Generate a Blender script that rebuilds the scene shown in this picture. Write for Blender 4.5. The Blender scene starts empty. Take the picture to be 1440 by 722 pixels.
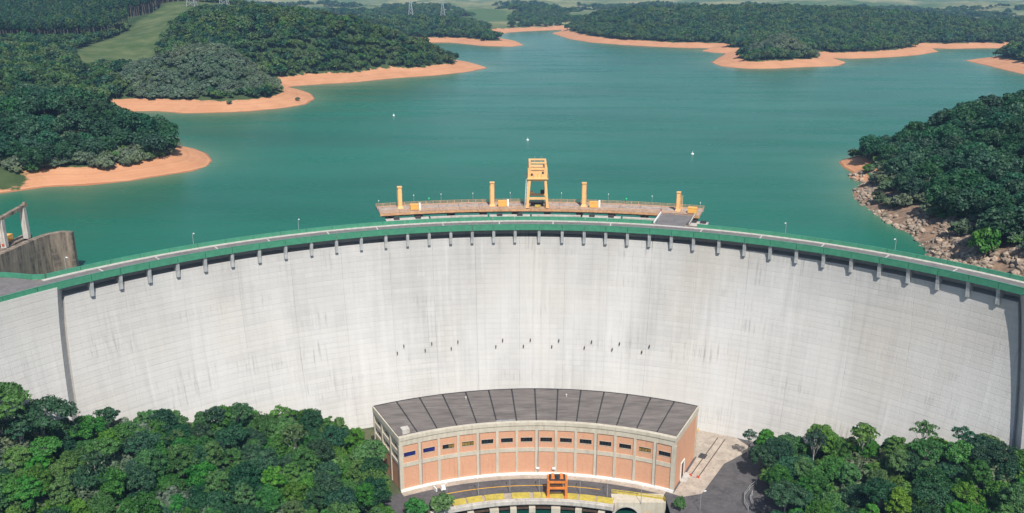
import bpy, math, random
import numpy as np
from mathutils import Vector

SC = bpy.context.scene
COL = SC.collection
R_ = math.radians

# ------------------------------------------------------------------ camera, sky, sun, exposure
cam_data = bpy.data.cameras.new('camera')
cam = bpy.data.objects.new('camera', cam_data)
COL.objects.link(cam)
cam.location = (0, 0, 90)
cam.rotation_euler = (R_(90 - 17.2107), 0, 0)
cam_data.sensor_width = 36
cam_data.lens = 36 * 1230 / 1440
cam_data.clip_start = 1
cam_data.clip_end = 40000
SC.camera = cam

SUN_EL, SUN_AZ = 52, 14          # elevation, degrees to the right of straight behind the camera
world = bpy.data.worlds.new('World')
SC.world = world
world.use_nodes = True
wn = world.node_tree
bg = wn.nodes['Background']
sky_tex = wn.nodes.new('ShaderNodeTexSky')
sky_tex.sky_type = 'NISHITA'
sky_tex.sun_disc = False
sky_tex.sun_elevation = R_(SUN_EL)
sky_tex.sun_rotation = R_(180 - SUN_AZ)
sky_tex.air_density = 1.0
sky_tex.dust_density = 0.8
wn.links.new(sky_tex.outputs[0], bg.inputs[0])
bg.inputs[1].default_value = 0.1

sun_data = bpy.data.lights.new('sun', 'SUN')
sun_data.energy = 5.0
sun_data.angle = R_(0.53)
sun_data.color = (1.0, 0.95, 0.87)
sun = bpy.data.objects.new('sun', sun_data)
COL.objects.link(sun)
to_sun = Vector((math.sin(R_(SUN_AZ)) * math.cos(R_(SUN_EL)), -math.cos(R_(SUN_AZ)) * math.cos(R_(SUN_EL)), math.sin(R_(SUN_EL))))
sun.rotation_euler = to_sun.to_track_quat('Z', 'Y').to_euler()
sun.location = (60, -200, 300)

vs = SC.view_settings
vs.view_transform = 'Standard'
vs.look = 'None'
vs.exposure = 0.22
vs.gamma = 1.0
vs.use_curve_mapping = False

random.seed(7)
RNG = np.random.default_rng(7)
WATER_Z = -11.0
DCX, DCY = 5.3, 138.8            # centre of the dam's arc
PCX, PCY = 8.5, 173.0            # centre of the powerhouse's arc
YARD = -75.0

# ------------------------------------------------------------------ materials
MATS = {}
def new_mat(name):
    m = bpy.data.materials.new(name)
    m.use_nodes = True
    MATS[name] = m
    nt = m.node_tree
    return m, nt, nt.nodes['Principled BSDF']

def N(nt, typ, **kw):
    n = nt.nodes.new(typ)
    for k, v in kw.items():
        if k in n.inputs.keys():
            n.inputs[k].default_value = v
        else:
            setattr(n, k, v)
    return n

def mixc(nt, fac, a, b, mode='MIX'):
    n = nt.nodes.new('ShaderNodeMix')
    n.data_type = 'RGBA'
    n.blend_type = mode
    for i, v in ((0, fac), (6, a), (7, b)):
        if isinstance(v, bpy.types.NodeSocket):
            nt.links.new(v, n.inputs[i])
        elif i == 0:
            n.inputs[0].default_value = v
        else:
            n.inputs[i].default_value = (*v, 1) if len(v) == 3 else v
    return n.outputs[2]

def ramp(nt, src, p0, p1, c0=(0, 0, 0), c1=(1, 1, 1)):
    r = nt.nodes.new('ShaderNodeValToRGB')
    r.color_ramp.elements[0].position = p0
    r.color_ramp.elements[1].position = p1
    r.color_ramp.elements[0].color = (*c0, 1)
    r.color_ramp.elements[1].color = (*c1, 1)
    nt.links.new(src, r.inputs[0])
    return r.outputs[0]

def math_n(nt, op, a, b=None):
    n = nt.nodes.new('ShaderNodeMath')
    n.operation = op
    for i, v in enumerate((a, b)):
        if v is None: continue
        if isinstance(v, bpy.types.NodeSocket): nt.links.new(v, n.inputs[i])
        else: n.inputs[i].default_value = v
    return n.outputs[0]

def noise(nt, vec, scale, detail=4, rough=0.6):
    n = N(nt, 'ShaderNodeTexNoise', Scale=scale, Detail=detail, Roughness=rough)
    if vec is not None: nt.links.new(vec, n.inputs['Vector'])
    return n.outputs['Fac']

def scaled(nt, vec, sx, sy, sz):
    mp = nt.nodes.new('ShaderNodeMapping')
    mp.inputs['Scale'].default_value = (sx, sy, sz)
    nt.links.new(vec, mp.inputs['Vector'])
    return mp.outputs[0]

def bump(nt, b, height, strength, dist):
    n = N(nt, 'ShaderNodeBump', Strength=strength, Distance=dist)
    nt.links.new(height, n.inputs['Height'])
    nt.links.new(n.outputs[0], b.inputs['Normal'])

def wpos(nt):
    return nt.nodes.new('ShaderNodeNewGeometry').outputs['Position']

def plain(name, col, rough=0.7, var=0.12, scale=1.5, metal=0.0, dirt=None):
    """painted or bare surface with gentle wear and grime"""
    m, nt, b = new_mat(name)
    p = wpos(nt)
    n1 = noise(nt, p, scale)
    lo = tuple(c * (1 - var * 1.6) for c in col)
    hi = tuple(min(1, c * (1 + var)) for c in col)
    c = ramp(nt, n1, 0.3, 0.7, lo, hi)
    if dirt:
        n2 = noise(nt, scaled(nt, p, 1, 1, 0.15), 0.8, 5)
        c = mixc(nt, ramp(nt, n2, 0.5, 0.72), c, dirt)
    nt.links.new(c, b.inputs['Base Color'])
    b.inputs['Roughness'].default_value = rough
    b.inputs['Metallic'].default_value = metal
    bump(nt, b, noise(nt, p, scale * 6, 3), 0.25, 0.03)
    return m

plain('green_paint', (0.05, 0.235, 0.14), 0.55, 0.12, 0.6, dirt=(0.05, 0.2, 0.13))
plain('asphalt', (0.085, 0.08, 0.085), 0.9, 0.2, 0.25, dirt=(0.12, 0.11, 0.105))
plain('crest_asphalt', (0.15, 0.14, 0.14), 0.9, 0.15, 0.25, dirt=(0.2, 0.18, 0.17))
plain('pale_concrete', (0.48, 0.45, 0.41), 0.85, 0.12, 0.5, dirt=(0.3, 0.27, 0.23))
plain('apron_concrete', (0.4, 0.34, 0.28), 0.9, 0.16, 0.25, dirt=(0.24, 0.2, 0.17))
plain('cream_paint', (0.52, 0.47, 0.38), 0.75, 0.08, 0.4, dirt=(0.4, 0.35, 0.27))
plain('white_paint', (0.75, 0.75, 0.73), 0.6, 0.05, 1.0)
plain('corbel_concrete', (0.42, 0.43, 0.43), 0.85, 0.12, 0.6, dirt=(0.25, 0.27, 0.28))
plain('crane_yellow', (0.8, 0.47, 0.19), 0.5, 0.08, 0.8, dirt=(0.62, 0.38, 0.18))
plain('box_yellow', (0.75, 0.40, 0.09), 0.5, 0.08, 0.8)
plain('crane_orange', (0.7, 0.22, 0.045), 0.5, 0.1, 0.8, dirt=(0.4, 0.13, 0.04))
plain('cover_yellow', (0.48, 0.38, 0.06), 0.7, 0.18, 0.6, dirt=(0.34, 0.29, 0.1))
plain('line_yellow', (0.6, 0.33, 0.035), 0.7, 0.15, 1.5)
plain('rail_steel', (0.12, 0.08, 0.06), 0.6, 0.25, 1.2, metal=0.4)
plain('dark_steel', (0.035, 0.035, 0.04), 0.6, 0.2, 1.2)
plain('galvanised', (0.45, 0.47, 0.48), 0.45, 0.1, 1.5, metal=0.5)
plain('deck_planks', (0.36, 0.28, 0.235), 0.9, 0.25, 0.35, dirt=(0.5, 0.43, 0.37))
plain('rust_rail', (0.5, 0.28, 0.14), 0.7, 0.2, 1.0)
plain('green_lamp', (0.02, 0.5, 0.16), 0.4, 0.05, 1.0)
plain('red_mark', (0.5, 0.06, 0.03), 0.6, 0.05, 1.0)
plain('tile_roof', (0.33, 0.12, 0.06), 0.85, 0.2, 0.6)
plain('house_wall', (0.72, 0.7, 0.66), 0.85, 0.08, 0.3)
plain('bark', (0.16, 0.13, 0.1), 0.95, 0.3, 1.2)
plain('pale_bark', (0.42, 0.4, 0.36), 0.9, 0.2, 1.2)
plain('rock', (0.33, 0.255, 0.19), 0.95, 0.45, 0.35, dirt=(0.13, 0.1, 0.085))
plain('opening_dark', (0.015, 0.017, 0.02), 0.8, 0.2, 1.0)

def glass(name, col, rough=0.12):
    m, nt, b = new_mat(name)
    c = ramp(nt, noise(nt, wpos(nt), 0.9, 3), 0.35, 0.65, tuple(x * 0.5 for x in col), col)
    nt.links.new(c, b.inputs['Base Color'])
    b.inputs['Roughness'].default_value = rough
glass('window_dark', (0.02, 0.022, 0.026))
glass('window_blue', (0.02, 0.025, 0.2), 0.3)
glass('window_amber', (0.3, 0.2, 0.05), 0.4)

# dam concrete: lifts and formwork panels on the cylinder, streaks running down
def dam_concrete():
    m, nt, b = new_mat('dam_concrete')
    p = wpos(nt)
    sep = nt.nodes.new('ShaderNodeSeparateXYZ'); nt.links.new(p, sep.inputs[0])
    dx = math_n(nt, 'SUBTRACT', sep.outputs[0], DCX)
    dy = math_n(nt, 'SUBTRACT', sep.outputs[1], DCY)
    u = math_n(nt, 'MULTIPLY', math_n(nt, 'ARCTAN2', dx, dy), 196.0)
    z = sep.outputs[2]
    com = nt.nodes.new('ShaderNodeCombineXYZ')
    nt.links.new(u, com.inputs[0]); nt.links.new(z, com.inputs[1])
    uv = com.outputs[0]
    brick = N(nt, 'ShaderNodeTexBrick', Scale=1.0)
    brick.offset = 0.0
    brick.inputs['Brick Width'].default_value = 3.36
    brick.inputs['Row Height'].default_value = 2.0
    brick.inputs['Mortar Size'].default_value = 0.09
    brick.inputs['Mortar Smooth'].default_value = 0.6
    brick.inputs['Bias'].default_value = 0.1
    brick.inputs['Color1'].default_value = (0.47, 0.462, 0.445, 1)
    brick.inputs['Color2'].default_value = (0.41, 0.405, 0.392, 1)
    brick.inputs['Mortar'].default_value = (0.345, 0.335, 0.32, 1)
    nt.links.new(uv, brick.inputs['Vector'])
    # the grid is worn away in places
    wear = ramp(nt, noise(nt, scaled(nt, uv, 1, 1.6, 1), 0.03, 3), 0.38, 0.58, (0.3, 0.3, 0.3), (1, 1, 1))
    c = mixc(nt, wear, (0.445, 0.437, 0.422), brick.outputs['Color'])
    # fine horizontal lift lines, stronger low on the flanks
    zl = math_n(nt, 'FRACT', math_n(nt, 'MULTIPLY', z, 0.5))
    ln = math_n(nt, 'LESS_THAN', zl, 0.16)
    au = math_n(nt, 'ABSOLUTE', u)
    lowm = math_n(nt, 'ADD', math_n(nt, 'MULTIPLY', au, 0.012), math_n(nt, 'MULTIPLY', z, -0.018))
    # the flanks below a stepped edge (form panels) are newer and cleaner
    uq = math_n(nt, 'MULTIPLY', math_n(nt, 'FLOOR', math_n(nt, 'DIVIDE', u, 3.36)), 3.36)
    zq = math_n(nt, 'MULTIPLY', math_n(nt, 'FLOOR', math_n(nt, 'DIVIDE', z, 2.0)), 2.0)
    cq = nt.nodes.new('ShaderNodeCombineXYZ'); nt.links.new(uq, cq.inputs[0]); nt.links.new(zq, cq.inputs[1])
    lowm = math_n(nt, 'ADD', math_n(nt, 'MULTIPLY', math_n(nt, 'ABSOLUTE', uq), 0.010), math_n(nt, 'MULTIPLY', zq, -0.022))
    zone = math_n(nt, 'SUBTRACT', math_n(nt, 'ADD', lowm, math_n(nt, 'MULTIPLY', noise(nt, scaled(nt, cq.outputs[0], 0.035, 0.05, 1), 1.0, 4), 0.9)), 2.05)
    zone = math_n(nt, 'MINIMUM', math_n(nt, 'MAXIMUM', math_n(nt, 'MULTIPLY', zone, 14.0), 0.0), 1.0)
    brk = ramp(nt, noise(nt, scaled(nt, uv, 0.08, 0.6, 1), 1.0, 3), 0.35, 0.65)
    c = mixc(nt, math_n(nt, 'MULTIPLY', zone, 0.6), c, (0.49, 0.475, 0.45))
    lw = nt.nodes.new('ShaderNodeMath'); lw.operation = 'MULTIPLY'; nt.links.new(ln, lw.inputs[0]); nt.links.new(brk, lw.inputs[1])
    c = mixc(nt, math_n(nt, 'MULTIPLY', lw.outputs[0], math_n(nt, 'ADD', math_n(nt, 'MULTIPLY', zone, 0.16), 0.08)), c, (0.26, 0.25, 0.24))
    # thin pale lime runs with greyer concrete between them, above that edge
    band = math_n(nt, 'MULTIPLY', ramp(nt, noise(nt, scaled(nt, uv, 0.014, 0.03, 2.2), 1.0, 3), 0.42, 0.62), math_n(nt, 'SUBTRACT', 1.0, zone))
    c = mixc(nt, math_n(nt, 'MULTIPLY', band, 0.38), c, (0.35, 0.345, 0.335))
    lime = ramp(nt, noise(nt, scaled(nt, uv, 0.55, 0.012, 6.6), 1.0, 3, 0.5), 0.56, 0.64)
    lm = nt.nodes.new('ShaderNodeMath'); lm.operation = 'MULTIPLY'; nt.links.new(lime, lm.inputs[0]); nt.links.new(band, lm.inputs[1])
    c = mixc(nt, math_n(nt, 'MULTIPLY', lm.outputs[0], 0.75), c, (0.52, 0.515, 0.5))
    # lifts: a few rows lighter or darker than the rest
    lift = noise(nt, scaled(nt, uv, 0.012, 0.5, 1), 1.0, 2)
    c = mixc(nt, ramp(nt, lift, 0.48, 0.68, (0, 0, 0), (0.5, 0.5, 0.5)), c, (0.385, 0.38, 0.37))
    # wide washes
    wash = noise(nt, scaled(nt, uv, 0.035, 0.014, 1), 1.0, 4)
    c = mixc(nt, ramp(nt, wash, 0.38, 0.66, (0, 0, 0), (0.7, 0.7, 0.7)), c, (0.56, 0.552, 0.54))
    # vertical runs
    run = noise(nt, scaled(nt, uv, 0.42, 0.016, 1), 1.0, 5, 0.65)
    c = mixc(nt, ramp(nt, run, 0.52, 0.78, (0, 0, 0), (0.4, 0.4, 0.4)), c, (0.31, 0.305, 0.3))
    run2 = noise(nt, scaled(nt, uv, 0.3, 0.02, 3.7), 1.0, 4, 0.6)
    c = mixc(nt, ramp(nt, run2, 0.55, 0.75, (0, 0, 0), (0.35, 0.35, 0.35)), c, (0.62, 0.61, 0.6))
    # dark seepage streaks, only in spots
    spot = ramp(nt, noise(nt, scaled(nt, uv, 0.03, 0.055, 1), 1.0, 3), 0.53, 0.66)
    st = ramp(nt, noise(nt, scaled(nt, uv, 1.1, 0.05, 9.1), 1.0, 4, 0.7), 0.52, 0.72)
    k = nt.nodes.new('ShaderNodeMath'); k.operation = 'MULTIPLY'
    nt.links.new(spot, k.inputs[0]); nt.links.new(st, k.inputs[1])
    k2 = math_n(nt, 'MULTIPLY', k.outputs[0], 0.75)
    c = mixc(nt, k2, c, (0.16, 0.155, 0.15))
    # warm earth tint in patches
    warm = noise(nt, scaled(nt, uv, 0.02, 0.02, 5), 1.0, 2)
    c = mixc(nt, ramp(nt, warm, 0.5, 0.75, (0, 0, 0), (0.35, 0.35, 0.35)), c, (0.5, 0.44, 0.37))
    nt.links.new(c, b.inputs['Base Color'])
    b.inputs['Roughness'].default_value = 0.92
    h = math_n(nt, 'ADD', math_n(nt, 'MULTIPLY', brick.outputs['Fac'], -0.6), noise(nt, p, 1.3, 5))
    bump(nt, b, h, 0.5, 0.12)
dam_concrete()

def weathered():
    m, nt, b = new_mat('weathered_shade_concrete')  # real weathering on the spillway; on the crest slab its dark tone stands for shade
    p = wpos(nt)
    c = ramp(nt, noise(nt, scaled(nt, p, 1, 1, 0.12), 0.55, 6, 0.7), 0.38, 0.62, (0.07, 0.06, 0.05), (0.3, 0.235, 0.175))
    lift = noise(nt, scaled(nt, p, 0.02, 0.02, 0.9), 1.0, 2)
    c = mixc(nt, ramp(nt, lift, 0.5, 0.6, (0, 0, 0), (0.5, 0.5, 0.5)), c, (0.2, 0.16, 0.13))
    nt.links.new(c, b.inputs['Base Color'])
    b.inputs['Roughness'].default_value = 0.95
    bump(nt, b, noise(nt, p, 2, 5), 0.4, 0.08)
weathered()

def brick_wall():
    m, nt, b = new_mat('brick')
    p = wpos(nt)
    sep = nt.nodes.new('ShaderNodeSeparateXYZ'); nt.links.new(p, sep.inputs[0])
    u = math_n(nt, 'ADD', sep.outputs[0], sep.outputs[1])
    com = nt.nodes.new('ShaderNodeCombineXYZ')
    nt.links.new(u, com.inputs[0]); nt.links.new(sep.outputs[2], com.inputs[1])
    br = N(nt, 'ShaderNodeTexBrick', Scale=1.0)
    br.inputs['Brick Width'].default_value = 0.5
    br.inputs['Row Height'].default_value = 0.22
    br.inputs['Mortar Size'].default_value = 0.018
    br.inputs['Color1'].default_value = (0.56, 0.27, 0.15, 1)
    br.inputs['Color2'].default_value = (0.64, 0.335, 0.2, 1)
    br.inputs['Mortar'].default_value = (0.5, 0.34, 0.25, 1)
    nt.links.new(com.outputs[0], br.inputs['Vector'])
    c = br.outputs['Color']
    n1 = noise(nt, p, 0.25, 4)
    c = mixc(nt, ramp(nt, n1, 0.4, 0.7, (0, 0, 0), (0.5, 0.5, 0.5)), c, (0.56, 0.285, 0.175))
    n2 = noise(nt, scaled(nt, p, 1, 1, 0.1), 0.9, 4)
    c = mixc(nt, ramp(nt, n2, 0.55, 0.75, (0, 0, 0), (0.4, 0.4, 0.4)), c, (0.36, 0.17, 0.1))
    nt.links.new(c, b.inputs['Base Color'])
    b.inputs['Roughness'].default_value = 0.9
    bump(nt, b, br.outputs['Fac'], -0.3, 0.03)
brick_wall()

def roof_mat():
    m, nt, b = new_mat('roof_felt')
    p = wpos(nt)
    c = ramp(nt, noise(nt, scaled(nt, p, 0.12, 0.5, 1), 1.0, 5, 0.65), 0.3, 0.72, (0.09, 0.078, 0.072), (0.19, 0.165, 0.15))
    c = mixc(nt, ramp(nt, noise(nt, scaled(nt, p, 0.1, 1.6, 1), 1.0, 4), 0.58, 0.74), c, (0.25, 0.22, 0.2))
    nt.links.new(c, b.inputs['Base Color'])
    b.inputs['Roughness'].default_value = 0.9
    bump(nt, b, noise(nt, p, 3, 4), 0.3, 0.05)
roof_mat()

def leaf_mat(name, dark, light, hue=0.05, patch=0.55):
    m, nt, b = new_mat(name)
    at = nt.nodes.new('ShaderNodeAttribute'); at.attribute_name = 'tone'
    oi = nt.nodes.new('ShaderNodeObjectInfo')
    c = ramp(nt, at.outputs['Fac'], 0.0, 1.0, dark, light)
    hs = nt.nodes.new('ShaderNodeHueSaturation')
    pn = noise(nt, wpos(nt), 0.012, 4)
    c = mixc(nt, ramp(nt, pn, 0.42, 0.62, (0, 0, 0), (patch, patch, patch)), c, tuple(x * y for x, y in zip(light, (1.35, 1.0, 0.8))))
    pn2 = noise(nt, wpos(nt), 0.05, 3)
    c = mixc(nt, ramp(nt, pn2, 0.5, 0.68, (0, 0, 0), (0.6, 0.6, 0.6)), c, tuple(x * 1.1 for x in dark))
    nt.links.new(c, hs.inputs['Color'])
    nt.links.new(math_n(nt, 'ADD', math_n(nt, 'MULTIPLY', oi.outputs['Random'], hue), 0.5 - hue * 0.5), hs.inputs['Hue'])
    rv = math_n(nt, 'FRACT', math_n(nt, 'MULTIPLY', oi.outputs['Random'], 7.31))
    nt.links.new(math_n(nt, 'ADD', math_n(nt, 'MULTIPLY', rv, 0.5), 0.75), hs.inputs['Value'])
    rs = math_n(nt, 'FRACT', math_n(nt, 'MULTIPLY', oi.outputs['Random'], 17.7))
    nt.links.new(math_n(nt, 'ADD', math_n(nt, 'MULTIPLY', rs, 0.3), 0.8), hs.inputs['Saturation'])
    nt.links.new(hs.outputs[0], b.inputs['Base Color'])
    b.inputs['Roughness'].default_value = 0.55
    b.inputs['Specular IOR Level'].default_value = 0.3
    tr = nt.nodes.new('ShaderNodeBsdfTranslucent')
    nt.links.new(hs.outputs[0], tr.inputs[0])
    mx = nt.nodes.new('ShaderNodeMixShader'); mx.inputs[0].default_value = 0.3
    nt.links.new(b.outputs[0], mx.inputs[1]); nt.links.new(tr.outputs[0], mx.inputs[2])
    nt.links.new(mx.outputs[0], nt.nodes['Material Output'].inputs[0])
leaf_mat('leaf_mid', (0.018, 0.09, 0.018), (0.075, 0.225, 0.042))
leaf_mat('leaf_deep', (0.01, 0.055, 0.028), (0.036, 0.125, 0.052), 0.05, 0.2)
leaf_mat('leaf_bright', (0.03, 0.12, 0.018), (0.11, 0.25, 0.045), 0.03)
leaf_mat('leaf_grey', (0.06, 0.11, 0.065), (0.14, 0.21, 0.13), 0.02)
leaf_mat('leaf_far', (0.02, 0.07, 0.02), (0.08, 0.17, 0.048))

def terrain_mat():
    m, nt, b = new_mat('terrain')
    p = wpos(nt)
    at = nt.nodes.new('ShaderNodeAttribute'); at.attribute_name = 'cover'
    sep = nt.nodes.new('ShaderNodeSeparateColor')
    nt.links.new(at.outputs['Color'], sep.inputs[0])
    n1 = noise(nt, p, 0.05, 6)
    n2 = noise(nt, p, 0.4, 4)
    n3 = noise(nt, p, 0.0035, 4)
    floor_c = ramp(nt, n1, 0.3, 0.7, (0.02, 0.045, 0.018), (0.06, 0.085, 0.035))
    soil = ramp(nt, n1, 0.3, 0.75, (0.44, 0.21, 0.108), (0.54, 0.28, 0.155))
    soil = mixc(nt, ramp(nt, n2, 0.58, 0.75, (0, 0, 0), (0.6, 0.6, 0.6)), soil, (0.34, 0.16, 0.09))
    spz = nt.nodes.new('ShaderNodeSeparateXYZ'); nt.links.new(p, spz.inputs[0])
    zz = math_n(nt, 'ADD', spz.outputs[2], math_n(nt, 'MULTIPLY', noise(nt, p, 0.03, 3), 1.6))
    cz = nt.nodes.new('ShaderNodeCombineXYZ'); nt.links.new(zz, cz.inputs[2])
    strata = noise(nt, cz.outputs[0], 1.4, 4, 0.7)
    soil = mixc(nt, ramp(nt, strata, 0.5, 0.66, (0, 0, 0), (0.55, 0.55, 0.55)), soil, (0.36, 0.18, 0.11))
    soil = mixc(nt, ramp(nt, strata, 0.36, 0.48, (0.45, 0.45, 0.45), (0, 0, 0)), soil, (0.58, 0.34, 0.21))
    gul = noise(nt, p, 0.09, 6, 0.75)
    soil = mixc(nt, ramp(nt, gul, 0.56, 0.7, (0, 0, 0), (0.6, 0.6, 0.6)), soil, (0.3, 0.17, 0.1))
    wet = math_n(nt, 'LESS_THAN', zz, WATER_Z + 1.25)
    soil = mixc(nt, math_n(nt, 'MULTIPLY', wet, 0.65), soil, (0.25, 0.1, 0.05))
    grass = ramp(nt, n1, 0.35, 0.7, (0.05, 0.085, 0.03), (0.12, 0.145, 0.065))
    field = ramp(nt, n3, 0.4, 0.62, (0.07, 0.12, 0.05), (0.25, 0.24, 0.12))
    field = mixc(nt, ramp(nt, n1, 0.55, 0.7, (0, 0, 0), (0.5, 0.5, 0.5)), field, (0.06, 0.09, 0.035))
    c = mixc(nt, sep.outputs[1], floor_c, grass)
    c = mixc(nt, sep.outputs[2], c, field)
    # ragged edge between bare soil and vegetation
    e = math_n(nt, 'ADD', sep.outputs[0], math_n(nt, 'MULTIPLY', math_n(nt, 'SUBTRACT', noise(nt, p, 0.07, 6, 0.7), 0.5), 1.3))
    c = mixc(nt, ramp(nt, e, 0.44, 0.56), c, soil)
    rub = mixc(nt, ramp(nt, n2, 0.35, 0.6), (0.13, 0.1, 0.08), (0.3, 0.2, 0.135))
    c = mixc(nt, ramp(nt, math_n(nt, 'MULTIPLY', at.outputs['Alpha'], math_n(nt, 'ADD', n1, 0.45)), 0.35, 0.5), c, rub)
    nt.links.new(c, b.inputs['Base Color'])
    b.inputs['Roughness'].default_value = 0.97
    b.inputs['Specular IOR Level'].default_value = 0.1
    bump(nt, b, noise(nt, p, 0.35, 6), 0.5, 0.5)
terrain_mat()

def valley_mat():
    m, nt, b = new_mat('valley_soil')
    p = wpos(nt)
    c = ramp(nt, noise(nt, p, 0.12, 6), 0.35, 0.68, (0.022, 0.045, 0.018), (0.1, 0.1, 0.05))
    nt.links.new(c, b.inputs['Base Color'])
    b.inputs['Roughness'].default_value = 0.97
    bump(nt, b, noise(nt, p, 0.8, 6), 0.6, 0.3)
valley_mat()

def water_mat(name, deep, shoal, rough, bscale):
    m, nt, b = new_mat(name)
    p = wpos(nt)
    at = nt.nodes.new('ShaderNodeAttribute'); at.attribute_name = 'shallow'
    n1 = noise(nt, scaled(nt, p, 0.004, 0.012, 1), 1.0, 4)
    c = ramp(nt, n1, 0.35, 0.7, tuple(x * 0.85 for x in deep), tuple(x * 1.12 for x in deep))
    wind = ramp(nt, noise(nt, scaled(nt, p, 0.006, 0.03, 1), 1.0, 5, 0.7), 0.45, 0.65, (0.2, 0.2, 0.2), (0.3, 0.3, 0.3))
    nt.links.new(wind, b.inputs['Roughness'])
    c = mixc(nt, at.outputs['Fac'], c, shoal)
    nt.links.new(c, b.inputs['Base Color'])
    b.inputs['IOR'].default_value = 1.33
    b.inputs['Specular IOR Level'].default_value = 0.12
    h = math_n(nt, 'ADD', noise(nt, scaled(nt, p, 0.3, 0.5, 1), 1.0, 6, 0.65), math_n(nt, 'MULTIPLY', noise(nt, scaled(nt, p, 0.02, 0.05, 1), 1.0, 3), 0.7))
    bump(nt, b, h, bscale, 0.6)
water_mat('reservoir_water', (0.009, 0.122, 0.076), (0.15, 0.23, 0.14), 0.22, 0.4)
water_mat('tailrace_water', (0.006, 0.05, 0.04), (0.03, 0.09, 0.07), 0.12, 0.25)

# ------------------------------------------------------------------ mesh helpers
def pol(r, a, z, c=(DCX, DCY)):
    return (c[0] + r * math.sin(a), c[1] + r * math.cos(a), z)

class MB:
    def __init__(s):
        s.v, s.f = [], []
    def hexa(s, c8):
        """eight corners: bottom four counter-clockwise then top four"""
        b = len(s.v); s.v += [tuple(c) for c in c8]
        for q in ((3, 2, 1, 0), (4, 5, 6, 7), (0, 1, 5, 4), (1, 2, 6, 5), (2, 3, 7, 6), (3, 0, 4, 7)):
            s.f.append(tuple(b + i for i in q))
        return s
    def box(s, c, size, a=0.0, top=(1, 1)):
        """box centred in x and y on c with its base at c.z, turned by a (clockwise from +Y)"""
        hx, hy, h = size[0] / 2, size[1] / 2, size[2]
        t = (math.cos(a), -math.sin(a)); n = (math.sin(a), math.cos(a))
        pts = []
        for z, kx, ky in ((0, 1, 1), (h, top[0], top[1])):
            for u, w in ((-1, -1), (1, -1), (1, 1), (-1, 1)):
                pts.append((c[0] + t[0] * u * hx * kx + n[0] * w * hy * ky, c[1] + t[1] * u * hx * kx + n[1] * w * hy * ky, c[2] + z))
        return s.hexa(pts)
    def beam(s, p, q, w, h=None):
        p, q = Vector(p), Vector(q); h = h or w
        d = (q - p).normalized()
        up = Vector((0, 0, 1)) if abs(d.z) < 0.95 else Vector((0, 1, 0))
        x = d.cross(up).normalized() * (w / 2); y = x.normalized().cross(d) * (h / 2)
        return s.hexa([p - x - y, p + x - y, q + x - y, q - x - y, p - x + y, p + x + y, q + x + y, q - x + y])
    def tube(s, pts, rad, n=8):
        b = len(s.v); m = len(pts)
        for i, p in enumerate(pts):
            p = Vector(p)
            d = (Vector(pts[min(i + 1, m - 1)]) - Vector(pts[max(i - 1, 0)])).normalized()
            u = d.cross(Vector((0.31, 0.95, 0.05)) if abs(d.y) < 0.9 else Vector((1, 0, 0))).normalized()
            w = d.cross(u)
            for k in range(n):
                t = 2 * math.pi * k / n
                s.v.append(tuple(p + (u * math.cos(t) + w * math.sin(t)) * rad[i]))
        for i in range(m - 1):
            for k in range(n):
                k2 = (k + 1) % n
                s.f.append((b + i * n + k, b + i * n + k2, b + (i + 1) * n + k2, b + (i + 1) * n + k))
        s.f.append(tuple(b + k for k in range(n))[::-1]); s.f.append(tuple(b + (m - 1) * n + k for k in range(n)))
        return s
    def arc(s, r0, r1, z0, z1, a0, a1, n=4, c=(DCX, DCY)):
        """annular prism; angles in degrees"""
        b = len(s.v)
        for i in range(n + 1):
            a = R_(a0 + (a1 - a0) * i / n)
            s.v += [pol(r0, a, z0, c), pol(r1, a, z0, c), pol(r1, a, z1, c), pol(r0, a, z1, c)]
        for i in range(n):
            for k in range(4):
                k2 = (k + 1) % 4
                s.f.append((b + i * 4 + k, b + (i + 1) * 4 + k, b + (i + 1) * 4 + k2, b + i * 4 + k2))
        s.f.append((b, b + 1, b + 2, b + 3)); e = b + n * 4
        s.f.append((e + 3, e + 2, e + 1, e))
        return s
    def prism(s, poly, z0, z1):
        b = len(s.v); n = len(poly)
        s.v += [(x, y, z0) for x, y in poly] + [(x, y, z1) for x, y in poly]
        s.f.append(tuple(range(b + n, b + 2 * n))); s.f.append(tuple(range(b, b + n))[::-1])
        for i in range(n):
            j = (i + 1) % n
            s.f.append((b + i, b + j, b + n + j, b + n + i))
        return s
    def build(s, name, mat, parent=None, smooth=False, loc=None):
        off = Vector((0, 0, 0))
        q = parent
        while q is not None:
            off += q.location; q = q.parent
        if parent is None and loc is not None: off = Vector(loc)
        me = bpy.data.meshes.new(name)
        me.from_pydata([(x - off.x, y - off.y, z - off.z) for x, y, z in s.v], [], s.f)
        import bmesh
        bm = bmesh.new(); bm.from_mesh(me); bmesh.ops.recalc_face_normals(bm, faces=bm.faces); bm.to_mesh(me); bm.free()
        me.materials.append(MATS[mat])
        if smooth:
            for p in me.polygons: p.use_smooth = True
        o = bpy.data.objects.new(name, me)
        COL.objects.link(o)
        if parent is not None: o.parent = parent
        elif loc is not None: o.location = loc
        return o

def tag(o, label=None, cat=None, group=None, kind=None):
    if label: o['label'] = label
    if cat: o['category'] = cat
    if group: o['group'] = group
    if kind: o['kind'] = kind
    return o

def thing(name, loc, label, cat, group=None):
    o = bpy.data.objects.new(name, None)
    o.empty_display_size = 0.5
    COL.objects.link(o)
    o.location = loc
    return tag(o, label, cat, group)

def smoothstep(x, a, b):
    t = np.clip((x - a) / (b - a), 0, 1)
    return t * t * (3 - 2 * t)

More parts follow.
